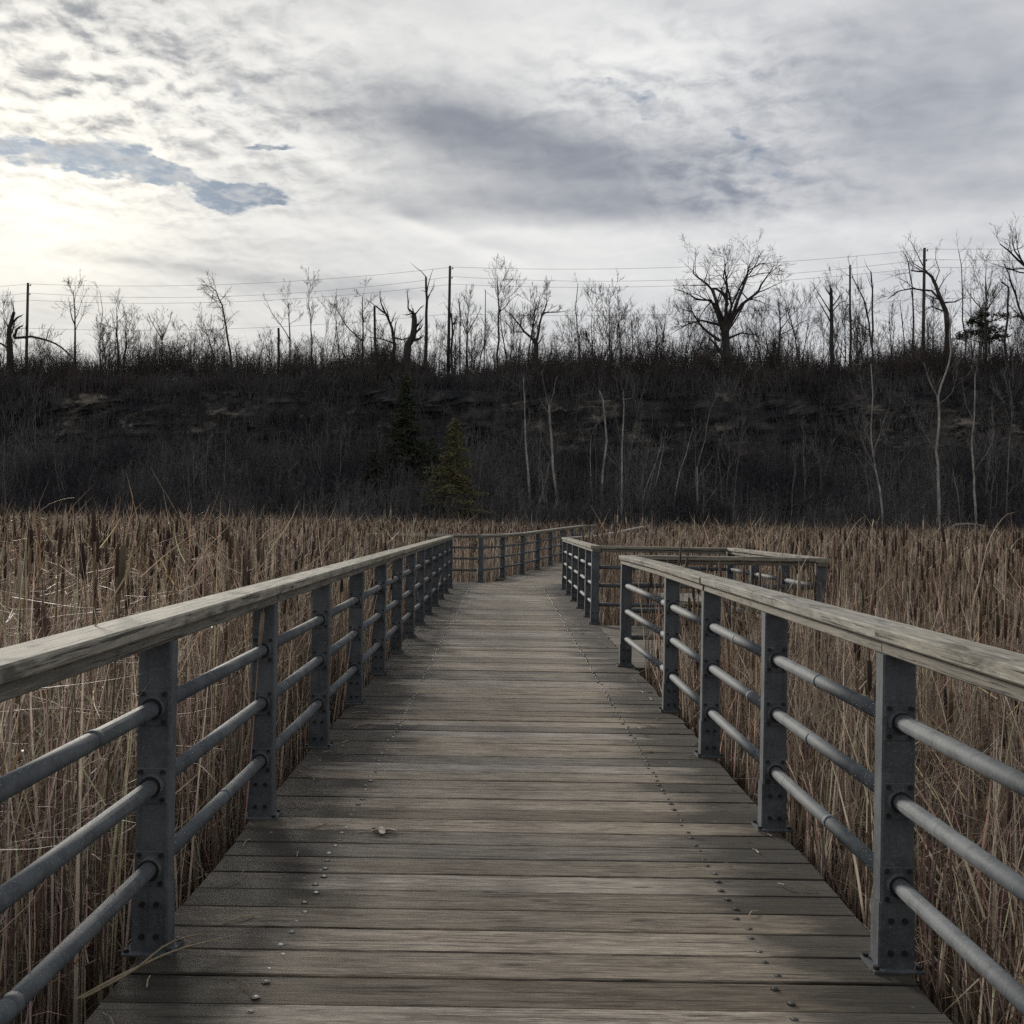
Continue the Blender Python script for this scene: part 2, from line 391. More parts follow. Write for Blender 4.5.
sun = bpy.data.lights.new('sun', 'SUN'); sun.energy = 3.3; sun.angle = R(11); sun.color = (1, .93, .82)
suno = bpy.data.objects.new('sun', sun); COL.objects.link(suno)
sdir = Vector((math.sin(SUN_AZ) * math.cos(SUN_EL), math.cos(SUN_AZ) * math.cos(SUN_EL), math.sin(SUN_EL)))
suno.rotation_euler = sdir.to_track_quat('Z', 'Y').to_euler()

# ------------------------------------------------------------------ ground and escarpment
GZ = -0.70
mb = MB()
S = 2500.
xs = [-S, -300, -100, -30, 0, 30, 100, 300, S]
for i in range(8):
    for j in range(8):
        mb.add([(xs[i], xs[j], GZ), (xs[i+1], xs[j], GZ), (xs[i+1], xs[j+1], GZ), (xs[i], xs[j+1], GZ)], [(0, 1, 2, 3)])
o = mb.build('marsh_ground', [M['mud']]); tag(o, 'brown mud and leaf litter under the reeds', kind='structure')

PROF = [(78, -.9), (84, -.2), (88, 1.6), (92, 3.9), (95, 5.6), (97, 6.9), (97.6, 8.6), (98.3, 10.8), (98.6, 12.6), (99.2, 13.6), (101, 14.3), (106, 14.9), (115, 15.4), (140, 16.4), (200, 18), (420, 20)]
def prof_at(D):
    for (a, za), (b, zb) in zip(PROF, PROF[1:]):
        if a <= D <= b: return za + (zb - za) * (D - a) / (b - a)
    return PROF[-1][1] if D > PROF[-1][0] else PROF[0][1]
def rim_shift(x): return 1.6 * noise.noise(Vector((x * .035, 3.1, 0))) + .5 * noise.noise(Vector((x * .15, 7.1, 0)))
def rise(x): return max(-1.2, min(1.6, x * .018))
def terrain_z(x, D):
    s = rim_shift(x)
    z = prof_at(D - s)
    return z + (rise(x) * min(1, max(0, z / 13)) if z > 0 else 0)
def build_cliff():
    X = np.arange(-250, 250.1, .6)
    prof = []
    for (a, za), (b, zb) in zip(PROF, PROF[1:]):
        n = max(2, int(min(14, max(abs(zb - za) / .22, abs(b - a) / 1.5))))
        for k in range(n): prof.append((a + (b - a) * k / n, za + (zb - za) * k / n))
    prof.append(PROF[-1])
    V = []
    for x in X:
        s = rim_shift(x); rs = rise(x)
        for (D, z) in prof:
            face = 1. if 6.5 < z < 14 and D < 100 else .35
            st = noise.noise(Vector((x * .12, z * 1.6, 1.7)))
            st2 = noise.noise(Vector((x * .6, z * 1.3, 9.)))
            bl = round(noise.noise(Vector((x * .28, z * .42, 4.))) * 3) / 3
            V.append((x, D + s + face * (.22 * st + .45 * st2 + .8 * bl), z + rs * min(1, max(0, z / 13)) + (.25 * st2 if D > 99 or z < 6 else 0)))
    n = len(prof); m = len(X)
    i, j = np.meshgrid(np.arange(m - 1), np.arange(n - 1), indexing='ij')
    b = i * n + j
    Q = np.stack([b, b + n, b + n + 1, b + 1], -1).reshape(-1, 4)
    o = link('escarpment', np_mesh('escarpment', V, Q, [M['rock']]))
    tag(o, 'dark layered rock cliff behind the marsh', kind='structure')
build_cliff()

# ------------------------------------------------------------------ boardwalk deck
CX = .083
PW = .195
deck = MB()
def plank(p0, p1, zz0=0., zz1=0., m=0, w_=PW - .0095):
    dzr = random.uniform(-.003, .002)
    deck.board(p0, p1, w_, -.042, 0., m, .004, 6, (zz0 + dzr + random.uniform(-.0015, .0015), zz1 + dzr + random.uniform(-.0015, .0015)), tilt=random.uniform(-.012, .012))
def screw(x, y, z=0.):
    r = random.random()
    deck.cyl((x, y, z - .004), (x, y, z + .0015), .0135, 8, 2, rnd=0.)
    deck.cyl((x, y, z + .001), (x, y, z + .0045), .0092, 8, 2, r2=.006, rnd=(.4 + .45 * r) if x < 0 else r * .45)
y = -2.9
k = 0
XL, XR = CX - 1.26, CX + 1.25
while y < 22.55:
    yc = y + PW / 2
    j = random.uniform(-.012, .012); a = random.uniform(-.003, .003)
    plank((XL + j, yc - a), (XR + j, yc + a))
    for sx in (-.805, .805):
        for q in (-.052, .052):
            screw(CX + sx + random.uniform(-.012, .012) + q * .12 * (1 if sx < 0 else -1), yc + q + random.uniform(-.008, .008), .0)
    if 10.6 < yc < 14.85:
        j = random.uniform(-.01, .01)
        plank((XR + .012 + j, yc), (3.28 + j, yc), m=1)
    y += PW
# bay at the bend, reaching left
y = 22.62
while y < 24.75:
    yc = y + PW / 2
    plank((-2.85, yc), (CX - 1.27, yc), m=1)
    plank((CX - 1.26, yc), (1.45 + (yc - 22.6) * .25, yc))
    y += PW
# onward ramp, heading right and rising a little
A0 = Vector((.02, 24.85)); DIR = Vector((math.sin(R(13.2)), math.cos(R(13.2)))); NR = Vector((DIR.y, -DIR.x))
RAMP0 = Vector((-.55, 24.5)); 
def ramp_z(s): return .24 * max(0., min(1., (s - 3.) / 12.))
s_ = .0
while s_ < 24:
    c = Vector((.72, 24.75)) + DIR * (s_ + .1)
    l = 1.22 if s_ > 1.0 else .9
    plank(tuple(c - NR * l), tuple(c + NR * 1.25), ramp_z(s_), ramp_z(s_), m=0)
    s_ += PW
# stringers and posts below
for x in (XL + .14, CX - .4, CX + .4, XR - .14):
    deck.board((x, -2.9), (x, 22.6), .09, -.30, -.047, 3, n=1)
for x in (XR + .5, 2.2, 3.1): deck.board((x, 10.65), (x, 14.85), .09, -.30, -.047, 3)
for yy in (10.68, 14.8): deck.board((XR - .1, yy), (3.24, yy), .06, -.55, -.302, 3)
for x in (-2.7, -1.9): deck.board((x, 22.7), (x, 24.7), .09, -.30, -.047, 3)
for l in (-1.05, 0, 1.1):
    a = Vector((.72, 24.8)) + NR * l; b_ = a + DIR * 23
    deck.board(tuple(a), tuple(b_), .09, -.30, -.05, 3, dz=(0, .23))
yy = -2.
while yy < 22:
    for x in (XL + .14, XR - .14): deck.cyl((x, yy, -1.4), (x, yy, -.302), .09, 10, 3)
    yy += 3.1
for (x, yy) in ((3.1, 10.9), (3.1, 14.6), (2.2, 10.9), (2.2, 14.6), (-2.7, 22.9), (-2.7, 24.5)): deck.cyl((x, yy, -1.4), (x, yy, -.302), .09, 10, 3)
for s_ in (2, 6, 10, 14, 18, 22):
    for l in (-1.05, 1.1):
        a = Vector((.72, 24.8)) + NR * l + DIR * s_; deck.cyl((a.x, a.y, -1.4), (a.x, a.y, -.302), .09, 10, 3)
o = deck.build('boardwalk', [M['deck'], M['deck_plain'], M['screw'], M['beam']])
tag(o, 'weathered plank boardwalk running through the cattail marsh', kind='structure')

# ------------------------------------------------------------------ railings
POSTW, POSTD, TOPZ = .11, .075, 1.120
HP = POSTD / 2
PIPES = (.812, .555, .281)
def post_meshes():
    h = TOPZ - .088
    b = MB()
    def tube(x, y0, z0, z1, wx, wy, ch=.006):
        prof = [(-wx/2+ch, -wy/2), (wx/2-ch, -wy/2), (wx/2, -wy/2+ch), (wx/2, wy/2-ch), (wx/2-ch, wy/2), (-wx/2+ch, wy/2), (-wx/2, wy/2-ch), (-wx/2, -wy/2+ch)]
        V = [(a, c, z) for z in (z0, z1) for a, c in prof]
        Q = [(k, (k+1) % 8, 8 + (k+1) % 8, 8 + k) for k in range(8)] + [(8, 9, 10, 11), (8, 11, 12, 15), (12, 13, 14, 15)]
        b.add(V, Q)
    tube(0, 0, .215, h, POSTW, POSTD)
    post = b.mesh('post', [M['steel']])
    b = MB()
    tube(0, 0, .008, .222, POSTW + .010, POSTD + .010)
    for sy in (-1, 1):
        for (x, z) in ((-.022, .165), (.024, .165), (-.022, .06), (.024, .06)):
            b.cyl((x, sy * (POSTD/2 + .004), z), (x, sy * (POSTD/2 + .015), z), .0095, 6, 1)
    stub = b.mesh('post_sleeve', [M['steel'], M['bolt']])
    b = MB()
    b.box((0, 0, .005), (.165, .135, .010))
    for (x, yv) in ((-.07, -.052), (.07, -.052), (-.07, .052), (.07, .052)): b.cyl((x, yv, .009), (x, yv, .021), .010, 6, 1)
    base = b.mesh('base_plate', [M['steel'], M['bolt']])
    b = MB()      # pipe flange, facing -y; origin on the post face
    b.box((0, -.003, 0), (.098, .006, .118))
    b.cyl((0, -.005, 0), (0, -.024, 0), .041, 16, 0, r2=.036); b.cyl((0, -.0239, 0), (0, -.0245, 0), .0358, 16, 1)
    for (x, z) in ((-.036, -.046), (.036, -.046), (-.036, .046), (.036, .046)): b.cyl((x, -.005, z), (x, -.0135, z), .0085, 6, 1)
    fl = b.mesh('pipe_flange', [M['steel'], M['bolt']])
    return post, stub, base, fl
PM, STUBM, BASEM, FLM = post_meshes()

def railing(pts, label, posts, rz=lambda s: 0., caps=None, flip=False, thick=1., start_ext=.0, end_ext=.0, mitre=(0, 0), pout=0.):
    """pts polyline (list of xy); posts = list per leg of distances; returns the thing"""
    p0 = Vector(pts[0])
    root = empty('railing', (p0.x, p0.y, 0))
    tag(root, label, 'railing', 'steel pipe railings with wooden top rails along the boardwalk')
    run = 0.
    for li, (a, b_) in enumerate(zip(pts, pts[1:])):
        a = Vector(a); b_ = Vector(b_); d = (b_ - a); L = d.length; d /= L
        ang = math.atan2(d.y, d.x) - math.pi / 2
        inv = Matrix.Translation((-p0.x, -p0.y, 0))
        ds = posts[li]
        for s in ds:
            c = a + d * s; z = rz(run + s)
            po = link('post', PM, root); po.location = (c.x - p0.x, c.y - p0.y, z); po.rotation_euler = (0, 0, ang)
            st = link('post_sleeve', STUBM, po); bp = link('base_plate', BASEM, po)
            for pz in PIPES:
                for sd_ in (-1, 1):
                    if (sd_ == -1 and s == ds[0] and not (li == 0 and start_ext)) or (sd_ == 1 and s == ds[-1] and not (li == len(pts) - 2 and end_ext)): continue
                    f = link('pipe_flange', FLM, po); f.location = (0, sd_ * POSTD / 2, pz); f.rotation_euler = (0, 0, 0 if sd_ < 0 else math.pi)
        stops = list(ds)
        if (not ds) or ds[0] > .3: stops = [-HP if li else -HP - pout] + stops
        if (not ds) or L - ds[-1] > .3: stops = stops + [L + (HP if li < len(pts) - 2 else HP + pout)]
        for prev_s, s in zip(stops, stops[1:]):
            for pz in PIPES:
                q0 = a + d * (prev_s + POSTD / 2 + .003); q1 = a + d * (s - POSTD / 2 - .003)
                m_ = MB()
                m_.cyl((0, 0, 0), (q1.x - q0.x, q1.y - q0.y, rz(run + s) - rz(run + prev_s) + random.uniform(-.004, .004)), .0268, 14)
                if random.random() < .25:
                    tt = random.uniform(.25, .8); e0 = Vector((q1.x - q0.x, q1.y - q0.y, 0))
                    m_.cyl(e0 * tt, e0 * (tt + .035 / e0.length), .0285, 14)
                pp = m_.build('rail_pipe', [M['steel']], root, True); pp.location = (q0.x - p0.x, q0.y - p0.y, pz + rz(run + prev_s))
        # wooden boards, jointed every other post
        cuts = [0.] + [s for i, s in enumerate(ds) if i % 2 == 1 and .6 < s < L - .6] + [L]
        if li == 0: cuts[0] -= start_ext
        if li == len(pts) - 2: cuts[-1] += end_ext
        for ci, (s0, s1) in enumerate(zip(cuts, cuts[1:])):
            j = random.uniform(-.004, .004)
            nn = Vector((-d.y, d.x)) * j
            q0 = a + d * (s0 + .0015) - p0 + nn; q1 = a + d * (s1 - .0015) - p0 + nn
            z0 = rz(run + s0); z1 = rz(run + s1)
            e0 = mitre[0] if (li == 0 and ci == 0) else 0; e1 = mitre[1] if (li == len(pts)-2 and ci == len(cuts)-2) else 0
            m_ = MB(); m_.board(tuple(q0), tuple(q1), .150, TOPZ - .044, TOPZ, 0, .006, 8, (z0 + random.uniform(-.0015, .0015), z1 + random.uniform(-.0015, .0015)), ends=(e0, e1))
            m_.build('top_rail', [M['rail']], root)
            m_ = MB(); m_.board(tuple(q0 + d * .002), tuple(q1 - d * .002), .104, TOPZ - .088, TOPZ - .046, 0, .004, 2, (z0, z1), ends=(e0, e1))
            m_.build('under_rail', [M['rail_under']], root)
        run += L
    return root

LX = -1.09 - POSTW / 2 - .005; RX = 1.262 + POSTW / 2 - .01
lp = [3.49 + HP + 1.575 * k for k in range(-4, 13)]
railing([(LX, -2.9), (LX, lp[-1] + .06)], 'long railing on the left side of the boardwalk, nearest the viewer', [[s + 2.9 for s in lp]])
rp = [3.44 + HP - 1.55 * 3, 3.44 + HP - 1.55 * 2, 3.44 + HP - 1.55, 3.44 + HP, 5.0 + HP, 6.55 + HP, 8.09 + HP, 10.62 + HP]
railing([(RX, -1.6), (RX, rp[-2] + .4), (RX - .06, rp[-1] + .06)], 'near railing on the right side ending at the lookout opening', [[s + 1.6 for s in rp[:-1]], [rp[-1] - rp[-2] - .4]])
railing([(RX, 14.93), (RX, 22.62)], 'short railing on the right beyond the lookout opening', [[.05, 1.15, 2.75, 4.35, 5.95, 7.55]])
railing([(RX + .077, 14.99), (3.17, 15.02)], 'back railing of the lookout, farther of its two crosswise railings', [[]], pout=.02)
railing([(3.25, 15.09), (3.33, 10.93)], 'side railing of the lookout facing the marsh', [[.06, 1.4, 2.75, 4.09]])
railing([(RX + .018, 10.75), (3.25, 11.02)], 'front railing of the lookout, nearer of its two crosswise railings', [[]], pout=.02)
railing([(-.62, 24.62), (-2.85, 24.62)], 'distant railing across the end of the bay at the bend', [[1.1]])
railing([(-2.93, 24.60), (-2.93, 22.5)], 'distant side railing of the bay on the left at the bend', [[.08, 1.05, 2.03]])
railing([(-2.83, 22.62), (LX - .10, 22.62)], 'distant crosswise railing joining the far end of the left railing', [[.75]])
fl0 = Vector((-.55, 24.62)); fl1 = Vector((.5, 28.5)); fl2 = fl1 + DIR * 13.5
railing([tuple(fl0), tuple(fl1), tuple(fl2)], 'far railing on the left side of the boardwalk after the bend', [[.04, 2.0], [.0, 2.1, 4.1, 6.1, 8.1, 10.1, 12.1]], rz=lambda s: ramp_z(s))
fr0 = Vector((RX + .05, 22.78)); fr1 = Vector((1.95, 25.2)); fr2 = fr1 + DIR * 16.0
railing([tuple(fr0), tuple(fr1), tuple(fr2)], 'far railing on the right side of the boardwalk after the bend', [[.05, 1.6], [.2, 2.1, 4.1, 6.1, 8.1, 10.1, 12.1, 14.1, 15.9]], rz=lambda s: ramp_z(s - 2.))

# bench in the lookout
bn = empty('bench', (2.42, 13.9, 0)); tag(bn, 'low pale wooden bench inside the lookout behind the right railing', 'bench')
b = MB()
b.board((-.14, -.75), (-.14, .75), .26, .44, .485); b.build('seat', [M['rail']], bn)
b = MB(); b.board((.14, -.75), (.14, .75), .26, .44, .485); b.build('seat', [M['rail']], bn)
for yy in (-.55, .55):
    b = MB(); b.box((0, yy, .218), (.40, .08, .436), 0, ch=.004); b.build('leg', [M['beam']], bn)

# ------------------------------------------------------------------ things on the deck
def leaf():
    c = Vector((-.552, 4.87))
    n = 30; V = [(0, 0, .012)]
    for k in range(n):
        a = 2 * math.pi * k / n
        r = .045 * (1 + .45 * math.cos(5 * a)) * (1 + .3 * math.cos(a)) + random.uniform(-.004, .004)
        V.append((r * math.cos(a), r * .8 * math.sin(a), .006 + .012 * abs(math.sin(2.5 * a)) + random.uniform(0, .006)))
    top = len(V)
    V += [(x, y, z - .0012) for x, y, z in V[:]]
    Q = [(0, 1 + k, 1 + (k + 1) % n) for k in range(n)] + [(top, top + 1 + (k + 1) % n, top + 1 + k) for k in range(n)]
    Q += [(1 + k, top + 1 + k, top + 1 + (k + 1) % n, 1 + (k + 1) % n) for k in range(n)]
    m_ = MB(); m_.add(V, Q); m_.cyl((-.04, 0, .006), (-.10, -.012, .005), .0015, 5)
    o = m_.build('fallen_leaf', [M['leaf']]); o.location = (c.x, c.y, 0); tag(o, 'small dry lobed leaf lying on the planks left of centre', 'leaf')
leaf()

def ribbons(base, phi, th, L, wd, K, curv, kink=None, kinkamt=None, taper=1.6):
    """vectorised curved blades: returns V, Q"""
    N = len(L)
    P = np.zeros((N, K + 1, 3)); P[:, 0] = base
    ang = th.copy()
    ph = phi.copy()
    for k in range(K):
        if kink is not None: ang = np.where(kink == k, ang + kinkamt, ang)
        st = (L / K)[:, None] * np.stack([np.sin(ang) * np.cos(ph), np.sin(ang) * np.sin(ph), np.cos(ang)], 1)
        P[:, k + 1] = P[:, k] + st
        ang = ang + curv * (k + 1) / K
        ph = ph + rng.normal(0, .10, N)
    P[:, :, 2] = np.maximum(P[:, :, 2], GZ + .02)
    tw = rng.uniform(0, np.pi, N)[:, None] + np.linspace(0, 1, K + 1)[None] * rng.normal(0, 1.2, N)[:, None]
    S1 = np.stack([np.cos(tw), np.sin(tw), np.zeros_like(tw)], 2)
    tt = np.linspace(0, 1, K + 1)[None]
    wv = wd[:, None] * (1 - tt ** taper * .93) * .5
    V = np.stack([P - S1 * wv[:, :, None], P + S1 * wv[:, :, None]], 2).reshape(-1, 3)
    n, k = np.meshgrid(np.arange(N), np.arange(K), indexing='ij')
    b = (n * (K + 1) + k) * 2
    return V, np.stack([b, b + 1, b + 3, b + 2], -1).reshape(-1, 4)

def one_reed(name, pts, wd, label, cat='reed', tint=(.5, .42, .30)):
    P = np.array(pts, float)
    K = 14; t = np.linspace(0, len(P) - 1, K); i = np.clip(t.astype(int), 0, len(P) - 2); f = (t - i)[:, None]
    Pm = P[np.clip(i - 1, 0, len(P) - 1)]; Pn = P[np.clip(i + 2, 0, len(P) - 1)]
    C = .5 * ((2 * P[i]) + (-Pm + P[i + 1]) * f + (2 * Pm - 5 * P[i] + 4 * P[i + 1] - Pn) * f**2 + (-Pm + 3 * P[i] - 3 * P[i + 1] + Pn) * f**3)
    r = wd * .5 * (1 - np.linspace(0, 1, K) ** 2 * .85)
    V, Q = tubes(C[None], r[None], 5)
    o = link(name, np_mesh(name, V, Q, [M['reed']], attrs={'tint': np.tile(np.array(tint), (len(V), 1))}, smooth=True))
    return tag(o, label, cat)
one_reed('reed_blade', [(-1.27, 3.2, -.02), (-1.15, 3.27, .03), (-1.03, 3.42, .045), (-.86, 3.6, .03)], .011, 'long curved dry reed blade lying on the planks beside the nearest left post', 'reed')
one_reed('reed_blade', [(-1.24, 3.16, .0), (-1.13, 3.27, .035), (-1.06, 3.40, .07), (-.98, 3.52, .055), (-.95, 3.5, .03)], .009, 'shorter arched dry reed blade on the planks beside the nearest left post', 'reed', (.40, .33, .23))

def litter():
    n = 150; sd = np.where(rng.random(n) < .5, -1, 1)
    x = CX + sd * (1.22 - np.abs(rng.normal(0, .22, n))); y = rng.uniform(2.6, 15, n) ** 1.0
    L = rng.uniform(.02, .13, n); a = rng.uniform(0, np.pi, n); d = np.stack([np.cos(a), np.sin(a), np.zeros(n)], 1) * L[:, None]
    p0 = np.stack([x, y, np.full(n, .0055)], 1); mid = p0 + d * .5 + np.stack([rng.normal(0, .006, n), rng.normal(0, .006, n), rng.uniform(0, .008, n)], 1)
    V, Q = tubes(np.stack([p0, mid, p0 + d], 1), rng.uniform(.0014, .0034, n)[:, None] * np.ones((1, 3)), 4)
    c = np.array([.50, .42, .32]) * rng.uniform(.5, 1.2, (n, 1))
    o = link('straw_litter', np_mesh('straw_litter', V, Q, [M['reed']], attrs={'tint': np.repeat(c, 12, axis=0)})); tag(o, 'bits of dry straw scattered along the edges of the planks', kind='stuff')
litter()

# ------------------------------------------------------------------ reeds
def in_deck(x, y, m=.1):
    r = (x > XL - m) & (x < XR + m) & (y > -3.2) & (y < 24.9)
    r |= (x > 1.0) & (x < 3.42 + m) & (y > 10.6 - m) & (y < 15.05 + m)
    r |= (x > -2.97 - m) & (x < 1.8) & (y > 22.4 - m) & (y < 24.8 + m)
    dx = x - .72; dy = y - 24.75
    s = dx * DIR.x + dy * DIR.y; l = dx * NR.x + dy * NR.y
    r |= (s > -.3) & (s < 25) & (np.abs(l) < 1.36 + m)
    return r
def scatter(n, y0, y1, wf=.62, pad=1.5, x_lim=None):
    """random points over the part of the marsh the lens takes in, with a margin"""
    y = np.sqrt(rng.uniform((y0 + 2) ** 2, (y1 + 2) ** 2, n)) - 2
    x = rng.uniform(-1, 1, n) * (np.abs(y) * wf + pad)
    if x_lim: x = np.where(rng.random(n) < .5, -1, 1) * rng.uniform(1.1, x_lim, n)
    k = ~in_deck(x, y)
    return x[k], y[k]
def low_zone(x, y): return ((x > 0) & (x < 3.9) & (y > 2) & (y < 12)).astype(float)
def clump_noise(x, y, s=.35):
    return np.array([noise.noise(Vector((a * s, b * s, 2.2))) for a, b in zip(x, y)])
def tints(n, lo=(.098, .070, .056), hi=(.74, .615, .495), p=2.1, per=1):
    f = rng.random((n, 1)) ** p
    c = np.array(lo) + (np.array(hi) - np.array(lo)) * f
    c *= rng.uniform(.85, 1.15, (n, 3))
    return np.repeat(c, per, axis=0)

parts = []; headparts = []
def reeds(n, y0, y1, leaves, K, wmul=1., pad=1.5, wf=.62, spike=.35, hadd=0., x_lim=None, bent=.3, sides=3):
    x, y = scatter(n, y0, y1, wf, pad, x_lim)
    N = len(x)
    h = 1.90 + .20 * clump_noise(x, y) + rng.normal(0, .15, N) + hadd
    h = h - .22 * low_zone(x, y)
    for li in range(leaves):
        b = np.stack([x + rng.normal(0, .03, N), y + rng.normal(0, .03, N), np.full(N, GZ)], 1)
        phi = rng.uniform(0, 2 * np.pi, N); th = np.abs(rng.normal(0, .10, N))
        L = h * rng.uniform(.62, 1.06, N)
        broad = rng.random(N) < .10
        cv = rng.normal(.0, .10, N) + (rng.random(N) < .3) * rng.uniform(.1, .4, N)
        kk = np.where(rng.random(N) < bent, rng.integers(max(1, K // 2), K, N), -1)
        V, Q = ribbons(b, phi, th, L, rng.uniform(.007, .015, N) * wmul * np.where(broad, 1.55, 1.), K, cv, kk, rng.uniform(.7, 2.3, N))
        Pv = V.reshape(N, -1, 3)
        ok = ~(in_deck(Pv[:, :, 0], Pv[:, :, 1], -.10).any(1))
        V = Pv[ok].reshape(-1, 3); Q = Q.reshape(N, -1, 4)[:ok.sum()].reshape(-1, 4)
        c_ = np.where(broad[:, None], np.array([.66, .57, .47]) * rng.uniform(.75, 1.12, (N, 1)), tints(N))
        parts.append((V, Q, np.repeat(c_[ok], 2 * (K + 1), axis=0)))
    sel = rng.random(N) < spike
    m = sel.sum()
    if m:
        bx = np.stack([x[sel], y[sel], np.full(m, GZ)], 1); hs = h[sel] * rng.uniform(.74, .97, m)
        ph = rng.uniform(0, 2*np.pi, m); ln = np.abs(rng.normal(0, .07, m))
        tp = bx + np.stack([np.cos(ph) * ln * hs, np.sin(ph) * ln * hs, hs], 1)
        mid = (bx + tp) / 2 + rng.normal(0, .012, (m, 3))
        V, Q = tubes(np.stack([bx, mid, tp], 1), np.tile([.005, .0045, .004], (m, 1)) * wmul, 3)
        parts.append((V, Q, tints(m, (.2, .14, .09), (.45, .34, .22), per=9)))
        d = tp - mid; d /= np.linalg.norm(d, axis=1, keepdims=True)
        hl = rng.uniform(.09, .17, m)[:, None]; hr = rng.uniform(.0085, .0125, m)[:, None] * min(wmul * 1.25, 1.9)
        P = np.stack([tp - d * .005, tp + d * .008, tp + d * hl * .5, tp + d * hl * .96, tp + d * hl, tp + d * (hl + .10)], 1)
        V, Q = tubes(P, hr * np.array([[.3, .95, 1.05, .95, .25, .12]]), 5 if sides > 3 else 4)
        c = tints(m, (.036, .024, .018), (.17, .118, .085), 1.3)
        fl_ = rng.random((m, 1)) < .16
        c = np.where(fl_, np.array([.42, .34, .26]) * rng.uniform(.7, 1.1, (m, 1)), c)
        headparts.append((V, Q, np.repeat(c, 6 * (5 if sides > 3 else 4), axis=0)))

# dense wall along both edges of the near boardwalk, then thinning with distance
reeds(5200, -1.5, 9.5, 4, 7, .85, 4.2, .5, .13, -.02, None, .5, 5)
reeds(3600, -1.5, 12, 4, 7, .85, 0, .0, .08, -.12, 2.9, .5, 5)
reeds(10000, 8, 20, 4, 6, .95, 2.5, .6, .5, -.02, None, .5, 5)
reeds(18000, 19, 45, 4, 4, 1.3, 3., .58, .5, -.06, None, .4)
reeds(30000, 44, 92, 3, 3, 2.2, 4., .56, .5, -.06, None, .3)
# fallen and leaning straw between the stems
def straw(n, y0, y1, pad, wf, zlo, zhi, x_lim=None, wmul=1.):
    x, y = scatter(n, y0, y1, wf, pad, x_lim); N = len(x)
    b = np.stack([x, y, rng.uniform(zlo, zhi, N) - .45 * low_zone(x, y) * (zhi > .7)], 1)
    V, Q = ribbons(b, rng.uniform(0, 2*np.pi, N), rng.uniform(.5, 1.9, N), rng.uniform(.2, .75, N), rng.uniform(.004, .010, N) * wmul, 4, rng.normal(0, .35, N))
    # keep straw off the walkway
    P = V.reshape(N, -1, 3); bad = in_deck(P[:, :, 0], P[:, :, 1], -.12).any(1) & (P[:, :, 2] > -.3).any(1)
    keep = ~bad; nv = P.shape[1]
    Vk = P[keep].reshape(-1, 3); Nk = keep.sum()
    Qk = Q.reshape(N, -1, 4)[:Nk].reshape(-1, 4)
    parts.append((Vk, Qk, tints(Nk, (.22, .15, .10), (.68, .56, .42), 2.0, nv)))
straw(13000, -1.5, 9, 3.5, .45, GZ, 1.0)
straw(9000, -1.5, 13, 0, 0, GZ, .55, 2.8)
straw(9000, 8, 24, 2, .55, -.3, 1.0, None, 1.3)
straw(16000, 5, 26, 2, .55, .35, 1.2, None, 1.15)
straw(14000, 22, 60, 2, .56, .6, 1.35, None, 2.)
V, Q, A = merge(parts)
print('reed faces', len(Q))
o = link('reed_bed', np_mesh('reed_bed', V, Q, [M['reed']], attrs={'tint': A})); tag(o, 'dense bed of dry brown reed leaves and straw filling the marsh', kind='stuff')
V, Q, A = merge(headparts)
o = link('cattail_heads', np_mesh('cattail_heads', V, Q, [M['head']], attrs={'tint': A}, smooth=True)); tag(o, 'countless brown cattail heads across the marsh', kind='stuff')

# the nearest cattails, each its own plant
def cattail_variants(k):
    h = 1.56 + .08 * (k % 5)
    P = np.array([[0, 0, 0], [.01 * (k - 3), .008, h * .5], [.02 * (k - 3), .0, h]])
    V, Q = tubes(P[None], np.array([[.0065, .006, .0045]]), 6)
    st = np_mesh('stem', V, Q, [M['reed']], attrs={'tint': np.tile([.30, .22, .15], (len(V), 1))}, smooth=True)
    t = P[2]; hl = .115 + .012 * (k % 4); r = .0095 + .0010 * (k % 3)
    zs = [0, .006, hl * .25, hl * .6, hl * .95, hl, hl + .02, hl + .09]; rs = [.3, .95, 1.05, 1., .95, .3, .16, .1]
    H = np.array([[t[0] + .03 * (z / hl) * (.2 if k % 2 else -.3), t[1], t[2] + z] for z in zs])
    V, Q = tubes(H[None], np.array([[r * q for q in rs]]), 10)
    c = np.array([.050, .033, .024]) * (1 + .12 * (k % 4)) if k % 5 else np.array([.24, .18, .13])
    hd = np_mesh('seed_head', V, Q, [M['head']], attrs={'tint': np.tile(c, (len(V), 1))}, smooth=True)
    n = 3
    V, Q = ribbons(np.zeros((n, 3)) + np.array([0, 0, 0.]), rng.uniform(0, 6.28, n), rng.uniform(.04, .14, n), rng.uniform(1.3, 2.0, n), rng.uniform(.010, .015, n), 9, rng.uniform(.0, .2, n), rng.integers(5, 9, n), rng.uniform(.3, 1.6, n))
    V[:, 2] += -GZ * 0
    lf = np_mesh('leaf', V, Q, [M['reed']], attrs={'tint': tints(n, per=20)})
    return st, hd, lf
CV = [cattail_variants(k) for k in range(8)]
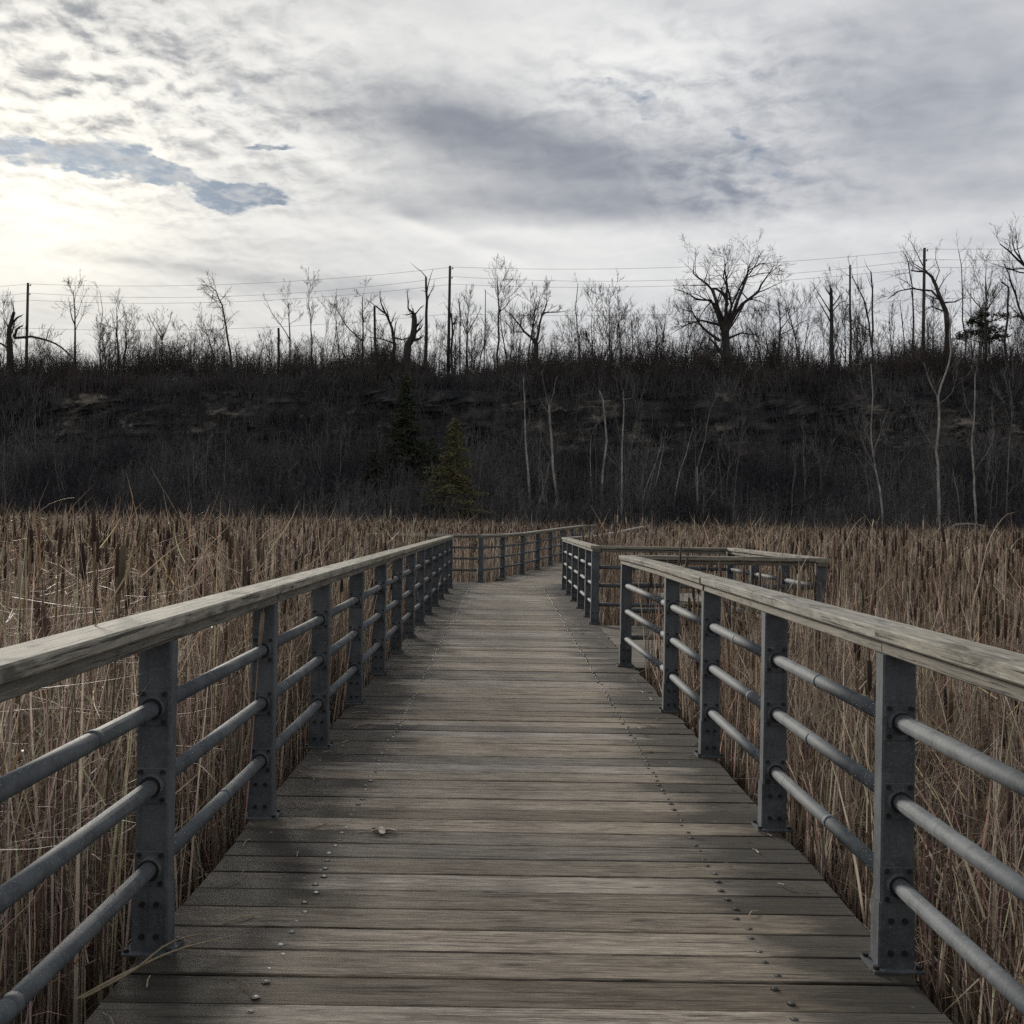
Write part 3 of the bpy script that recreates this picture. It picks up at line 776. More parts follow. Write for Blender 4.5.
def place_cattails():
    cnt = 0
    for side, lab in ((-1, 'brown cattail on a dry stem in the marsh left of the boardwalk'), (1, 'brown cattail on a dry stem in the marsh right of the boardwalk')):
        n = 0
        while n < 145:
            yy = 5. + 9.5 * random.random() ** .8; xx = side * (1.9 + random.random() * (yy * .52))
            if in_deck(np.array([xx]), np.array([yy]), .15)[0]: continue
            if abs(xx) > yy * .53 + .4 or (0 < xx < 3.3 and yy < 11.5): continue
            k = random.randrange(8); n += 1; cnt += 1
            r = empty('cattail', (xx, yy, GZ)); s = random.uniform(.93, 1.12)
            r.scale = (s, s, s); r.rotation_euler = (random.gauss(0, .04), random.gauss(0, .04), random.uniform(0, 6.28))
            tag(r, lab, 'cattail', 'cattails nearest the boardwalk on the left' if side < 0 else 'cattails nearest the boardwalk on the right')
            for nm, me in zip(('stem', 'seed_head', 'leaf'), CV[k]): link(nm, me, r)
place_cattails()
# tall arched blades that rise above the bed
def tallblade(pxs, D, wd, label):
    P = [at(px, py, D) for px, py in pxs]
    b = P[0].copy(); b[2] = GZ; b[0] -= (P[1][0] - P[0][0]) * .3
    o = one_reed('tall_reed', [b] + P, wd, label, 'reed', (.44, .36, .26)); o['group'] = 'tall reeds standing above the bed'
tallblade([(22, 540), (30, 522), (48, 505), (70, 498), (82, 499)], 9, .010, 'tall arched reed against the dark cliff near the left edge')
tallblade([(182, 535), (176, 512), (160, 484), (150, 466)], 10, .009, 'tall reed leaning left above the bed, below the rock patches')
tallblade([(205, 540), (208, 525), (214, 505), (220, 490)], 9, .009, 'tall reed leaning right above the bed left of the evergreen')
tallblade([(332, 545), (326, 528), (333, 512), (338, 497)], 12, .010, 'slim tall reed standing between two leaning reeds on the left')
tallblade([(970, 640), (980, 580), (990, 540), (1004, 517), (1016, 512)], 6.5, .012, 'long arched reed bending right near the right edge')
tallblade([(843, 570), (846, 545), (855, 525), (866, 515)], 8, .011, 'arched reed rising over the bed above the right railing')
tallblade([(1006, 575), (1010, 552), (1018, 540), (1026, 536)], 6.5, .012, 'short arched reed at the right edge beside a longer one')
tallblade([(872, 540), (876, 525), (880, 516)], 10, .010, 'short straight reed between two arched reeds on the right')
tallblade([(782, 560), (786, 540), (791, 522)], 11, .010, 'straight pale reed behind the lookout side railing')
tallblade([(756, 550), (759, 530), (762, 514)], 14, .012, 'straight leaning reed left of the lookout corner post')
tallblade([(8, 545), (4, 525), (8, 509), (13, 497)], 8, .010, 'upright reed at the very left edge')

# ------------------------------------------------------------------ trees
class Tree:
    def __init__(s): s.br = {}
    def put(s, P, r):
        P = np.array(P, float); r = np.array(r, float)
        sides = 7 if r[0] > .12 else (5 if r[0] > .05 else 3)
        s.br.setdefault((len(P), sides), []).append((P, r))
    def mesh(s, name, mat):
        out = []
        for (K, sd), L in s.br.items():
            out.append(tubes(np.array([p for p, _ in L]), np.array([r for _, r in L]), sd))
        if not out: return None
        V, Q, _ = merge(out)
        return np_mesh(name, V, Q, [mat])
def rv(s=1.): return np.array([random.gauss(0, s), random.gauss(0, s), random.gauss(0, s)])
def unit(v): return v / (np.linalg.norm(v) + 1e-9)
RMIN = .012
def sprout(tr, P, r, lvl, up=.25, dens=1., spread=.9, lmul=1.):
    """side branches from polyline P with radii r"""
    if lvl <= 0: return
    L = sum(np.linalg.norm(P[i+1] - P[i]) for i in range(len(P) - 1))
    n = max(2, int(round({3: 8, 2: 6, 1: 5}.get(lvl, 5) * dens)))
    for k in range(n):
        t = random.uniform(.22, 1.) if k else 1.
        f = t * (len(P) - 1); i = min(int(f), len(P) - 2); f -= i
        p = P[i] + (P[i+1] - P[i]) * f; rr = r[i] + (r[i+1] - r[i]) * f
        d = unit(P[i+1] - P[i])
        nd = unit(d * random.uniform(.5, 1.1) + rv(spread * .55) + np.array([0, 0, up]))
        bl = L * random.uniform(.34, .68) * (1.15 - .45 * t) * lmul
        branch(tr, p, nd, bl, max(RMIN, rr * random.uniform(.4, .65)), lvl - 1, up, dens, spread)
def branch(tr, p, d, L, r0, lvl, up=.25, dens=1., spread=.9):
    K = 5 if lvl >= 2 else 4
    P = [p]; r = [r0]
    for k in range(K - 1):
        d = unit(d + rv(.14) + np.array([0, 0, up * .25])); P.append(P[-1] + d * L / (K - 1)); r.append(max(RMIN * .7, r0 * (1 - .8 * (k + 1) / (K - 1))))
    tr.put(P, r)
    sprout(tr, P, r, lvl, up, dens, spread)

def px_tree(name, D, paths, label, cat='tree', lvl=3, dens=1., mat='bark', tmat=None, up=.25, root=True, spread=.9, group='bare trees along the cliff top', sm=.72):
    """paths: list of (points in direction space, r0, r1); the first is the trunk and is carried down to the ground"""
    r_ = []
    first = [at(px, py, D) for px, py in paths[0][0]]
    base = first[0].copy(); gz = terrain_z(base[0], D) - .3
    o = empty(name, (base[0], D, gz)); tag(o, label, cat, group)
    off = np.array([base[0], D, gz])
    tr = Tree(); tw = Tree()
    for pi, (pp, r0, r1) in enumerate(paths):
        P = [at(px, py, D) for px, py in pp]
        yoff = 0; 
        dy = random.uniform(-.25, .25)
        for k in range(1, len(P)):
            if pi: P[k][1] += dy * np.linalg.norm(P[k] - P[0])
        if pi == 0 and root and P[0][2] > gz: P = [np.array([P[0][0] - .02, D, gz])] + P
        # refine and roughen
        Q = [P[0]]
        for a, b_ in zip(P, P[1:]):
            Q.append((a + b_) / 2 + rv(.035) * np.linalg.norm(b_ - a) * .8); Q.append(b_)
        Q = [q - off for q in Q]
        n = len(Q); rr = [r0 + (r1 - r0) * (k / (n - 1)) ** .85 for k in range(n)]
        (tr if pi == 0 else tw).put(Q, rr)
        h = n // 3 if pi == 0 else 1
        if lvl: sprout(tw, Q[h:], rr[h:], lvl if pi == 0 else lvl - (0 if r0 > .12 else 1), up, dens, spread, sm)
    link('trunk', tr.mesh('trunk', M[tmat or mat]), o)
    me = tw.mesh('crown', M[mat if mat != 'bark' else 'bark'])
    if me: link('crown', me, o)
    return o

# great oak
oak = [([(726, 378), (725.5, 340), (725, 322)], .46, .36),
       ([(720, 322), (715, 308), (711.5, 300), (696, 299), (690, 294), (674, 288)], .22, .03),
       ([(722, 320), (717, 300), (713, 288), (703, 278), (695, 271), (696, 260)], .24, .03),
       ([(725, 320), (725, 300), (725, 290), (722, 274), (721, 263)], .25, .03),
       ([(728, 320), (732, 306), (729, 290), (724, 277), (727, 262)], .20, .04),
       ([(729, 321), (737, 301), (742, 289), (746, 277), (748, 267), (753, 259)], .25, .03),
       ([(730, 323), (741, 305), (757, 293), (764, 280), (772, 268)], .26, .03),
       ([(744, 302), (752, 302), (760, 305), (768, 308)], .09, .02), ([(746, 279), (756, 276), (768, 274)], .09, .03),
       ([(749, 270), (760, 263.5), (766, 264), (770, 269)], .09, .03),
       ([(720, 325), (702, 320.5), (688, 324), (674, 332)], .14, .03),
       ([(720, 341), (707, 331), (697.5, 319), (693, 311), (683, 308)], .17, .03),
       ([(729, 338), (741, 333), (754, 335)], .14, .04), ([(713, 288), (722, 293), (728, 305)], .10, .14)]
oak = [oak[0]] + [((([(725, 336)] if q[0][0][1] < 324 else []) + q[0]), q[1], q[2]) for q in oak[1:]]
px_tree('oak_tree', 104, oak, 'great spreading bare oak on the cliff top, broadest crown of all', 'tree', 3, 1.0, up=.10, sm=.75)
T = lambda *a, **k: px_tree('bare_tree', *a, **k)
px_tree('dead_tree', 106, [([(12, 376), (10, 345), (9, 330), (14, 312)], .42, .16), ([(11, 325), (16, 318), (21, 315)], .16, .05), ([(14, 337), (18, 329), (24, 326)], .16, .06),
     ([(14, 338), (30, 336), (47, 340), (58, 346), (68, 356)], .14, .06), ([(12, 350), (2, 344), (-8, 340)], .14, .06)], 'thick broken dead trunk with stub limbs near the left edge', 'tree', 1, .6)
T(108, [([(75, 368), (75, 345), (75, 325), (74, 300), (73, 291)], .17, .03), ([(75, 325), (70, 312), (68, 303)], .08, .02)], 'slim upright bare tree between the left utility pole and a thin pole-like tree', lvl=3)
T(112, [([(100, 372), (100, 330), (100, 292)], .09, .02)], 'very thin straight bare tree, fourth trunk from the left edge', lvl=2, sm=.5)
T(107, [([(118, 368), (118, 345), (117, 325), (116.5, 308)], .17, .03), ([(124, 368), (126, 345), (124, 330)], .14, .04)], 'bushy twin-stemmed bare tree just right of the thin straight tree', lvl=3)
T(109, [([(164, 368), (162, 345), (162, 335)], .13, .04), ([(162, 340), (156, 328), (151, 318)], .06, .02), ([(162, 340), (168, 326), (172, 316)], .06, .02)], 'small vase-shaped bare tree midway between twin-stemmed and leaning trees', lvl=3)
T(104, [([(232, 370), (230, 350), (226, 326), (222, 305), (216, 291), (210, 286)], .16, .03)], 'tall bare tree whose top hooks over to the left', lvl=2, dens=3.2, up=-.05, sm=.45)
T(110, [([(278.5, 368), (278.5, 345), (278.5, 328)], .16, .12)], 'short broken snag left of the paired bare trees', lvl=0)
T(109, [([(290, 368), (290, 340), (289, 320), (288, 302)], .13, .03), ([(290, 340), (280, 324), (268, 305)], .06, .02)], 'bare tree with a long branch reaching up left, left of a slim twin', lvl=3)
T(106, [([(312, 370), (312, 340), (311, 318), (309, 292)], .13, .025)], 'slim bare tree right of the tree with the long left branch', lvl=3, up=.4)
T(104, [([(362, 372), (362.5, 345), (363, 324), (362.5, 297)], .15, .04), ([(362, 341), (350, 330), (341, 315), (335, 309)], .08, .02)], 'bare tree with one long bough slanting left beside a branchless snag', lvl=3)
T(103, [([(375.5, 372), (375, 340), (374.5, 306)], .15, .11)], 'branchless upright snag between slanting-bough tree and left-curving tree', lvl=0)
T(105, [([(396, 374), (394.5, 345), (392, 328), (386, 314), (376, 306)], .26, .07), ([(386, 314), (381, 303), (380, 291)], .10, .03), ([(394, 338), (402, 340), (409, 338)], .10, .05), ([(393, 343), (380, 339), (370, 338)], .09, .03)], 'bare tree with stout trunk curving to the left, left of the broken bole', lvl=2)
px_tree('dead_tree', 103, [([(408, 374), (408, 345), (413, 336), (414.5, 320), (414, 313)], .50, .22), ([(414, 314), (408, 308), (407, 293)], .13, .04), ([(412, 341), (419, 339), (422, 337)], .15, .07), ([(414, 316), (420, 309), (424, 306)], .08, .03)], 'thick broken bole with gnarled top branches left of the tall snag', 'tree', 2, .8)
px_tree('dead_tree', 104, [([(425.5, 372), (426.5, 330), (427, 300), (426, 277)], .22, .10), ([(427, 298), (431, 292), (435, 284)], .05, .02), ([(426, 292), (421, 290)], .05, .02)], 'tall straight dead snag close left of the tallest utility pole', 'tree', 1, .6)
T(106, [([(452, 368), (452.5, 335), (451, 313)], .17, .08), ([(452.5, 325), (456, 320), (457, 314)], .10, .04)], 'short forked tree touching the foot of the tallest utility pole', lvl=1)
T(110, [([(460, 368), (460, 330), (459, 305)], .11, .03)], 'slender bare tree, first to the right of the tallest utility pole', lvl=2)
T(108, [([(467, 372), (467, 345), (467, 328), (469, 306)], .15, .03), ([(467, 335), (474, 322), (480, 311)], .07, .02), ([(467, 335), (461, 318), (459, 302)], .06, .02)], 'wide fan-shaped bare tree right of the tallest utility pole', lvl=3, up=.4)
T(105, [([(484, 376), (485, 330), (485.5, 290)], .10, .035)], 'very thin mast-like trunk between the fan-shaped tree and a tall slim tree', lvl=0)
T(104, [([(498, 374), (499, 340), (499, 309), (498, 290), (497, 275)], .15, .03), ([(499, 312), (507, 305), (515, 296)], .06, .02)], 'tall slim bare tree left of the low forked spreading tree', lvl=3, sm=.7)
T(103, [([(535, 376), (536, 352), (536, 342)], .24, .18), ([(536, 343), (524, 331), (516, 320), (510, 312)], .14, .04), ([(536, 343), (540, 322), (545, 308), (547, 296)], .15, .03), ([(543, 313), (555, 312), (568, 310)], .08, .02), ([(525, 332), (514, 332), (503, 320)], .07, .02)], 'low bare tree forking wide into two crooked limbs', lvl=3)
T(107, [([(577, 372), (577.5, 330), (578, 284)], .12, .03)], 'tall thin bare tree right of the wide-forking tree', lvl=2, dens=1.5, sm=.4)
T(108, [([(600, 372), (594, 350), (586, 337)], .12, .03), ([(600, 366), (603, 345), (603, 330)], .08, .02)], 'bare tree leaning left amid the brush between thin tree and oak', lvl=3)
T(111, [([(633, 368), (633, 345), (631, 316)], .11, .02)], 'slender bare tree in the low thicket left of the oak', lvl=3)
T(109, [([(657, 368), (657, 335), (656, 314)], .12, .02), ([(662, 368), (663, 330), (664, 318)], .09, .02)], 'pair of close slim stems immediately left of the oak', lvl=2)
T(106, [([(779, 368), (779.5, 340), (780, 318), (778, 298)], .15, .04), ([(780, 335), (795, 327), (808, 320)], .06, .02), ([(780, 330), (793, 314), (806, 300)], .06, .02), ([(780, 320), (790, 305), (797, 291)], .05, .02)], 'bare tree with fanned branches directly right of the oak', lvl=2, up=.3)
px_tree('dead_tree', 104, [([(832, 362), (831.5, 320), (831, 291)], .24, .16), ([(832, 315), (822, 300), (812, 285)], .09, .02), ([(832, 312), (840, 303), (846, 300)], .07, .02)], 'stout snag with thin crooked side limbs left of a taller snag', 'tree', 2)
px_tree('dead_tree', 105, [([(850, 360), (850, 310), (850, 265)], .15, .09)], 'tall bare snag standing right of the stouter snag', 'tree', 0)
T(103, [([(873, 362), (870, 335), (866, 310), (860, 292), (852, 276)], .14, .04), ([(872, 345), (873, 310), (872.5, 271)], .12, .07), ([(868, 330), (860, 322), (858, 312)], .06, .02)], 'two-stemmed tree, one stem leaning left and one straight', lvl=2)
T(109, [([(891, 360), (889, 325), (889, 305)], .09, .02)], 'faint slim tree left of the right utility pole', lvl=2)
T(107, [([(904, 358), (902, 320), (900, 300)], .10, .02)], 'slight bare tree second to the left of the right utility pole', lvl=2)
T(105, [([(913, 358), (913.5, 320), (912, 285), (908, 262), (903, 252)], .13, .03)], 'slim curved tree just left of the right utility pole', lvl=2, sm=.6)
T(104, [([(949, 362), (948, 335), (946, 312), (939, 295), (932, 277), (925, 271.5), (911, 270.5)], .42, .06),
        ([(942, 301), (931, 291), (911, 289), (897, 292), (886, 300)], .13, .03), ([(943, 303), (955, 302), (968, 296)], .11, .02),
        ([(935, 284), (941, 270), (940, 245)], .07, .02), ([(928, 274), (920, 258), (912, 240)], .08, .02), ([(938, 292), (945, 280), (952, 272)], .07, .02), ([(946, 312), (932, 306), (920, 312)], .10, .02)],
  'big crooked bare tree with an arching left bough, right of the right pole', lvl=3, dens=.9)
T(106, [([(965, 362), (962.5, 320), (962, 282), (958.5, 250)], .12, .03)], 'tall slim tree leaning slightly left beside the big crooked tree', lvl=2, sm=.5)
T(110, [([(972, 355), (971, 310), (971, 280)], .08, .02)], 'thin straight tree behind, between the slim tree and the rounded crown', lvl=2, sm=.5)
T(105, [([(985, 362), (985, 330), (986, 300), (986, 268)], .20, .03), ([(985, 315), (976, 300), (968, 285)], .09, .02), ([(985, 312), (995, 298), (1005, 285)], .09, .02), ([(986, 300), (992, 283), (996, 270)], .07, .02)], 'round-crowned bare tree rising out of the dark pine foliage', lvl=3)
px_tree('dead_tree', 103, [([(1007, 362), (1007.5, 320), (1008.5, 287), (1001, 282)], .17, .06)], 'dark snag with a short left hook near the right edge', 'tree', 1)
T(104, [([(1034, 362), (1028, 330), (1018, 305), (1011, 282), (1004, 264)], .20, .04)], 'leaning tree near the right edge sloping up to the left', lvl=3)
T(100.5, [([(1052, 366), (1048, 320), (1040, 285), (1025, 266), (1012, 254), (1000, 244)], .30, .05), ([(1025, 266), (1017, 250), (1016, 233)], .12, .03), ([(1040, 285), (1042, 255), (1040, 225)], .18, .04)], 'large tree cut by the right edge with boughs reaching in', lvl=3)

# trees set back in the tangle: a few kinds, copied
def free_tree(H, r0, lvl, dens, up, fork=0):
    tr = Tree(); tw = Tree()
    P = [np.zeros(3)]; d = np.array([0, 0, 1.])
    for k in range(5): d = unit(d + rv(.10) + np.array([0, 0, .2])); P.append(P[-1] + d * H / 5)
    rr = [r0 * (1 - .85 * k / 5) for k in range(6)]
    tr.put(P, rr); sprout(tw, P[1:], rr[1:], lvl, up, dens, .85, .8)
    for f in range(fork):
        branch(tw, P[1], unit(np.array([random.choice((-1, 1)) * random.uniform(.3, .7), 0, 1.])), H * .7, r0 * .6, lvl - 1, up, dens, .8)
    return tr, tw
def kinds(n, H, r0, lvl, dens, up, m1, m2, fork=0):
    out = []
    for k in range(n):
        tr, tw = free_tree(H * random.uniform(.85, 1.15), r0, lvl, dens, up, (k % 2) * fork)
        out.append((tr.mesh('trunk', M[m1]), tw.mesh('crown', M[m2])))
    return out
def plant(name, ks, spots, label, group, smin, smax, zoff=-.3):
    for (x, D) in spots:
        a, b_ = random.choice(ks); o = empty(name, (x, D, terrain_z(x, D) + zoff)); q = random.uniform(smin, smax)
        o.scale = (q, q, q * random.uniform(.9, 1.15)); o.rotation_euler = (random.gauss(0, .05), random.gauss(0, .05), random.uniform(0, 6.28))
        tag(o, label, 'tree', group); link('trunk', a, o); link('crown', b_, o)
bk = kinds(8, 6.6, .085, 3, .95, .35, 'bark', 'bark', 1)
def xr(D, f0, f1): return random.uniform(f0, f1) * D
plant('bare_tree', bk, [(xr(D, -.53, .0), D) for D in [random.uniform(104, 134) for _ in range(120)]], 'thin bare tree set back in the tangle on the left half of the cliff top', 'thin trees behind the left half of the cliff rim', .5, 1.1)
plant('bare_tree', bk, [(xr(D, .0, .53), D) for D in [random.uniform(104, 132) for _ in range(135)]], 'thin bare tree set back in the tangle on the right half of the cliff top', 'thin trees behind the right half of the cliff rim', .55, 1.45)
sk = kinds(6, 6.0, .055, 2, .8, .5, 'greybark', 'greybark', 1)
plant('slender_tree', sk, [(xr(D, .0, .52), D) for D in [random.uniform(83, 95) for _ in range(44)]], 'grey leafless sapling in the scrub on the right half of the slope', 'saplings on the right half of the slope', .6, 1.25)
plant('slender_tree', sk, [(xr(D, -.52, .0), D) for D in [random.uniform(84, 96) for _ in range(24)]], 'grey leafless sapling in the scrub on the left half of the slope', 'saplings on the left half of the slope', .5, 1.0)

# pine beside the snag on the right
def needles(P, n, size, dr):
    """small crossing needle tufts round points P"""
    P = np.repeat(P, n, axis=0) + rng.normal(0, dr, (len(P) * n, 3)) * np.array([1, 1, .55])
    N = len(P)
    a = rng.normal(0, 1, (N, 3)); a[:, 2] *= .35; a /= np.linalg.norm(a, axis=1, keepdims=True)
    b = np.cross(a, rng.normal(0, 1, (N, 3))); b /= np.linalg.norm(b, axis=1, keepdims=True)
    s = size * rng.uniform(.5, 1.3, (N, 1))
    V = np.stack([P - a * s, P + b * s * .28, P + a * s, P - b * s * .28], 1).reshape(-1, 3)
    return V, np.arange(N * 4).reshape(-1, 4)
def conifer(px, D, py_top, half_px, label, mat='needle', nb=150, py_base=520, drop=-.15, tmat='greybark', ragged=.35, zbase=None, skip=.0):
    top = at(px, py_top, D); x = top[0]
    z0 = (terrain_z(x, D) - .3) if zbase is None else zbase
    H = top[2] - z0
    o = empty('evergreen_tree', (x, D, z0)); tag(o, label, 'tree')
    tr = Tree(); tr.put([(0, 0, 0), (.05, 0, H * .5), (0, 0, H)], [.16, .09, .015]); link('trunk', tr.mesh('trunk', M[tmat]), o)
    half = half_px / F * D
    tb = Tree(); tips = []
    for k in range(nb):
        t = (k + random.random()) / nb; z = H * (.08 + .90 * t)
        if random.random() < skip: continue
        a = random.uniform(0, 6.283); L = half * (1 - t) ** .8 * random.uniform(1 - ragged, 1.1) + .12
        d = np.array([math.cos(a), math.sin(a), 0])
        P = [np.array([0, 0, z]), d * L * .5 + np.array([0, 0, z + drop * L * .5]), d * L + np.array([0, 0, z + drop * L * .7])]
        tb.put(P, [.025, .016, .008])
        m_ = max(2, int(L / .16))
        for q in range(m_):
            f = .2 + .8 * q / m_
            c = P[0] * (1 - f) + P[2] * f; side = np.array([-d[1], d[0], 0]) * random.uniform(-.3, .3) * L * f
            tips.append(c + side)
    V1, Q1 = tubes(*[np.array(v) for v in zip(*[(p, r) for L in tb.br.values() for p, r in L])], 3)
    V2, Q2 = needles(np.array(tips), 7, .15, .16)
    V, Q, _ = merge([(V1, Q1), (V2, Q2)])
    link('crown', np_mesh('crown', V, Q, [M[mat]]), o)
    return o
conifer(455, 86, 417, 48, 'olive green conical spruce in front of the cliff base', 'needle', 170, ragged=.8)
conifer(406, 93, 374, 36, 'large dark green ragged cedar standing high against the cliff', 'darkneedle', 330, ragged=.6, zbase=3.)
conifer(432, 91, 436, 26, 'small dark cedar partly behind the olive spruce', 'darkneedle', 90, ragged=.6)
conifer(374, 90, 450, 26, 'dark cedar left of the olive spruce at the cliff foot', 'darkneedle', 100, ragged=.6)
def pine():
    D = 107; b = at(985, 345, D); z0 = terrain_z(b[0], D) - .3
    o = empty('pine_tree', (b[0], D, z0)); tag(o, 'dark pine with layered flat foliage clumps near the right edge', 'tree')
    top = at(985, 308, D); H = top[2] - z0
    tr = Tree(); tr.put([(0, 0, 0), (.1, 0, H * .5), (0, 0, H)], [.2, .14, .04]); link('trunk', tr.mesh('trunk', M['bark']), o)
    pts = []; tb = Tree()
    for (px, py, w_) in ((972, 333, 1.1), (980, 325, .9), (992, 330, 1.2), (1001, 318, .9), (985, 314, .7), (969, 322, .7), (1003, 335, 1.), (960, 338, .8), (990, 340, 1.1)):
        c = at(px, py, D) - np.array([b[0], D, z0]); c[1] = random.uniform(-1, 1)
        tb.put([(0, 0, max(.3, c[2] - .5)), tuple(c * .5 + np.array([0, 0, c[2] * .5 - .3])), tuple(c)], [.07, .05, .02])
        for k in range(26): pts.append(c + np.array([random.gauss(0, w_ * .5), random.gauss(0, w_ * .5), random.gauss(0, .16)]))
    V1, Q1 = tubes(*[np.array(v) for v in zip(*[(p, r) for L in tb.br.values() for p, r in L])], 4)
    V2, Q2 = needles(np.array(pts), 14, .17, .16); V, Q, _ = merge([(V1, Q1), (V2, Q2)])
    link('crown', np_mesh('crown', V, Q, [M['darkneedle']]), o)
pine()

# pale trees standing against the cliff
G2 = 'pale trunks standing against the cliff'
def S_(D, paths, label, lvl=2, mat='pale', dens=.8, up=.3, sm=.6): return px_tree('slender_tree', D, paths, label, 'tree', lvl, dens, 'greybark', mat, up, True, .8, G2, sm)
S_(89, [([(532, 526), (528, 470), (525, 420), (523, 378)], .13, .03), ([(528, 470), (535, 440)], .04, .02)], 'pale slender trunk left of a matching forked trunk, right of the spruce')
S_(88, [([(553, 526), (553, 470), (550, 420), (549, 405)], .13, .06), ([(549, 406), (554, 392), (557, 376)], .05, .02), ([(549, 406), (545, 390), (541, 372)], .05, .02), ([(552, 460), (541, 440), (540, 424)], .04, .02)], 'pale trunk forking high into two stems, right of the spruce')
S_(87, [([(545, 526), (543, 490), (541, 470)], .05, .02)], 'short thin pale sapling between the two pale trunks', 1)
S_(90, [([(592, 526), (591, 480), (591, 437)], .06, .02)], 'thin pale sapling left of the bent-topped trunk', 1)
S_(89, [([(601, 526), (603, 470), (605, 420), (603, 400), (599, 390)], .11, .04), ([(605, 412), (595, 428), (578, 430)], .04, .02)], 'pale trunk with top bending left behind the far railings')
S_(86, [([(621.5, 528), (622, 470), (623.5, 420), (623, 392)], .12, .04), ([(622, 400), (632, 398), (635, 388), (633, 378)], .05, .02), ([(622, 470), (612, 460), (604, 450)], .04, .02)], 'straight pale trunk, brightest behind the far railings', )
S_(89, [([(637, 526), (645, 490), (655, 465), (662, 442)], .06, .02)], 'thin pale stem slanting right, first right of the brightest trunk', 2)
S_(90, [([(647, 526), (654, 490), (661, 460), (664, 440)], .06, .02)], 'second thin pale stem slanting right beside its twin', 1)
S_(88, [([(672, 526), (676, 490), (686, 455), (693, 428)], .09, .02)], 'grey stem leaning right below the oak', 2)
S_(86, [([(697, 528), (697.5, 490), (697, 467)], .10, .05), ([(697, 467), (706, 440), (712, 410), (723, 386)], .05, .02), ([(697, 480), (708, 465), (714, 455)], .04, .02)], 'pale trunk under the oak with an upper stem bending right', 2)
S_(90, [([(727, 526), (727, 480), (728, 440)], .06, .02)], 'faint thin upright stem right of the trunk under the oak', 2, 'greybark')
S_(84, [([(883, 533), (880, 490), (873, 452), (871, 428), (871, 364)], .12, .04), ([(873, 452), (884, 425), (893, 405)], .05, .02), ([(874, 455), (865, 430), (862, 400)], .05, .02), ([(876, 470), (862, 455), (850, 452)], .03, .015)], 'pale trunk splitting into upright stems left of the zigzag trunk', 3)
S_(84, [([(939, 520), (938, 480), (936, 451), (939, 425), (938, 397), (945, 375), (951, 352), (951, 320)], .14, .05), ([(938, 397), (931, 380), (927, 362)], .07, .03), ([(936, 451), (925, 435), (909, 407)], .07, .02)], 'zigzag pale trunk reaching above the cliff top, two left boughs', 3)
S_(85, [([(976, 522), (974, 490), (973, 466), (974, 420), (975, 374)], .13, .04), ([(974, 472), (985, 455), (992, 432), (988, 400)], .09, .03), ([(973, 420), (966, 405), (963, 382)], .06, .02)], 'pale trunk with a right bough curving upward near the right edge', 3)
S_(86, [([(960, 522), (957, 490), (953, 470)], .05, .02)], 'thin bent sapling between the zigzag trunk and curving trunk', 2)
S_(86, [([(1006, 524), (1008, 470), (1012, 420), (1009, 380)], .09, .03)], 'grey trunk at the cliff foot closest to the right edge', 3, 'greybark')
S_(88, [([(800, 528), (805, 490), (803, 455)], .06, .02)], 'lone thin grey sapling between oak and split trunk', 3, 'greybark')
S_(88, [([(195, 524), (194, 480), (194, 450)], .05, .02)], 'thin grey sapling on the left half of the cliff', 2, 'greybark')
S_(88, [([(205, 524), (206, 480), (208, 440)], .05, .02), ([(225, 524), (226, 480), (229, 432)], .05, .02)], 'pair of faint grey saplings left of the cedar trees', 2, 'greybark')
S_(87, [([(324, 524), (330, 505), (338, 490)], .05, .02)], 'short pale stem slanting right at the cliff foot, left half', 1)
# fallen log
px = at(960, 528, 80); 
lg = Tree(); a = at(944, 532, 80); b_ = at(968, 524, 80); c_ = at(985, 526, 80); lg.put([a, (a + b_) / 2 + np.array([0, 0, .25]), b_, c_], [.09, .12, .11, .07])
o = link('fallen_log', lg.mesh('fallen_log', M['greybark'])); tag(o, 'grey arched fallen log at the marsh edge below the curving trunk', 'log')

# ------------------------------------------------------------------ brush: thickets that read as one mass
def thicket(name, spots, hfun, label, mat, twigs=16, rr=.012, sides=3, side=2):
    Pall = []; Rall = []
    for (x, D) in spots:
        z0 = terrain_z(x, D) - .25; h = hfun(x, D)
        n = twigs
        lean = np.abs(rng.normal(0, .34, n)); ph = rng.uniform(0, 6.283, n); L = h * rng.uniform(.45, 1.1, n)
        d = np.stack([np.sin(lean) * np.cos(ph), np.sin(lean) * np.sin(ph), np.cos(lean)], 1)
        st = np.stack([rng.normal(0, .35, n), rng.normal(0, .35, n), rng.random(n) ** 1.5 * h * .55], 1)
        j = rng.normal(0, .12, (n, 3)) * L[:, None]
        p0 = np.array([x, D, z0]) + st
        Pall.append(np.stack([p0, p0 + d * L[:, None] * .5 + j * .5, p0 + d * L[:, None] + j + np.array([0, 0, .1])], 1))
        r0 = rr * rng.uniform(.6, 2.2, n)
        Rall.append(np.stack([r0 * 1.3, r0, r0 * .45], 1))
        A = Pall[-1]
        for q in range(side):
            f = rng.uniform(.35, 1., (n, 1)); c = A[:, 0] * (1 - f) + A[:, 2] * f
            dd = rng.normal(0, 1, (n, 3)) + np.array([0, 0, .75]); dd /= np.linalg.norm(dd, axis=1, keepdims=True)
            l2 = (L * rng.uniform(.15, .42, n))[:, None]; k2 = rng.normal(0, .25, (n, 3)) * l2
            Pall.append(np.stack([c, c + dd * l2 * .5 + k2 * .4, c + dd * l2 + k2], 1))
            Rall.append(np.stack([r0 * .7, r0 * .55, r0 * .35], 1))
    V, Q = tubes(np.concatenate(Pall), np.concatenate(Rall), sides)
    print(name, len(Q))
    o = link(name, np_mesh(name, V, Q, [M[mat]])); tag(o, label, kind='stuff')
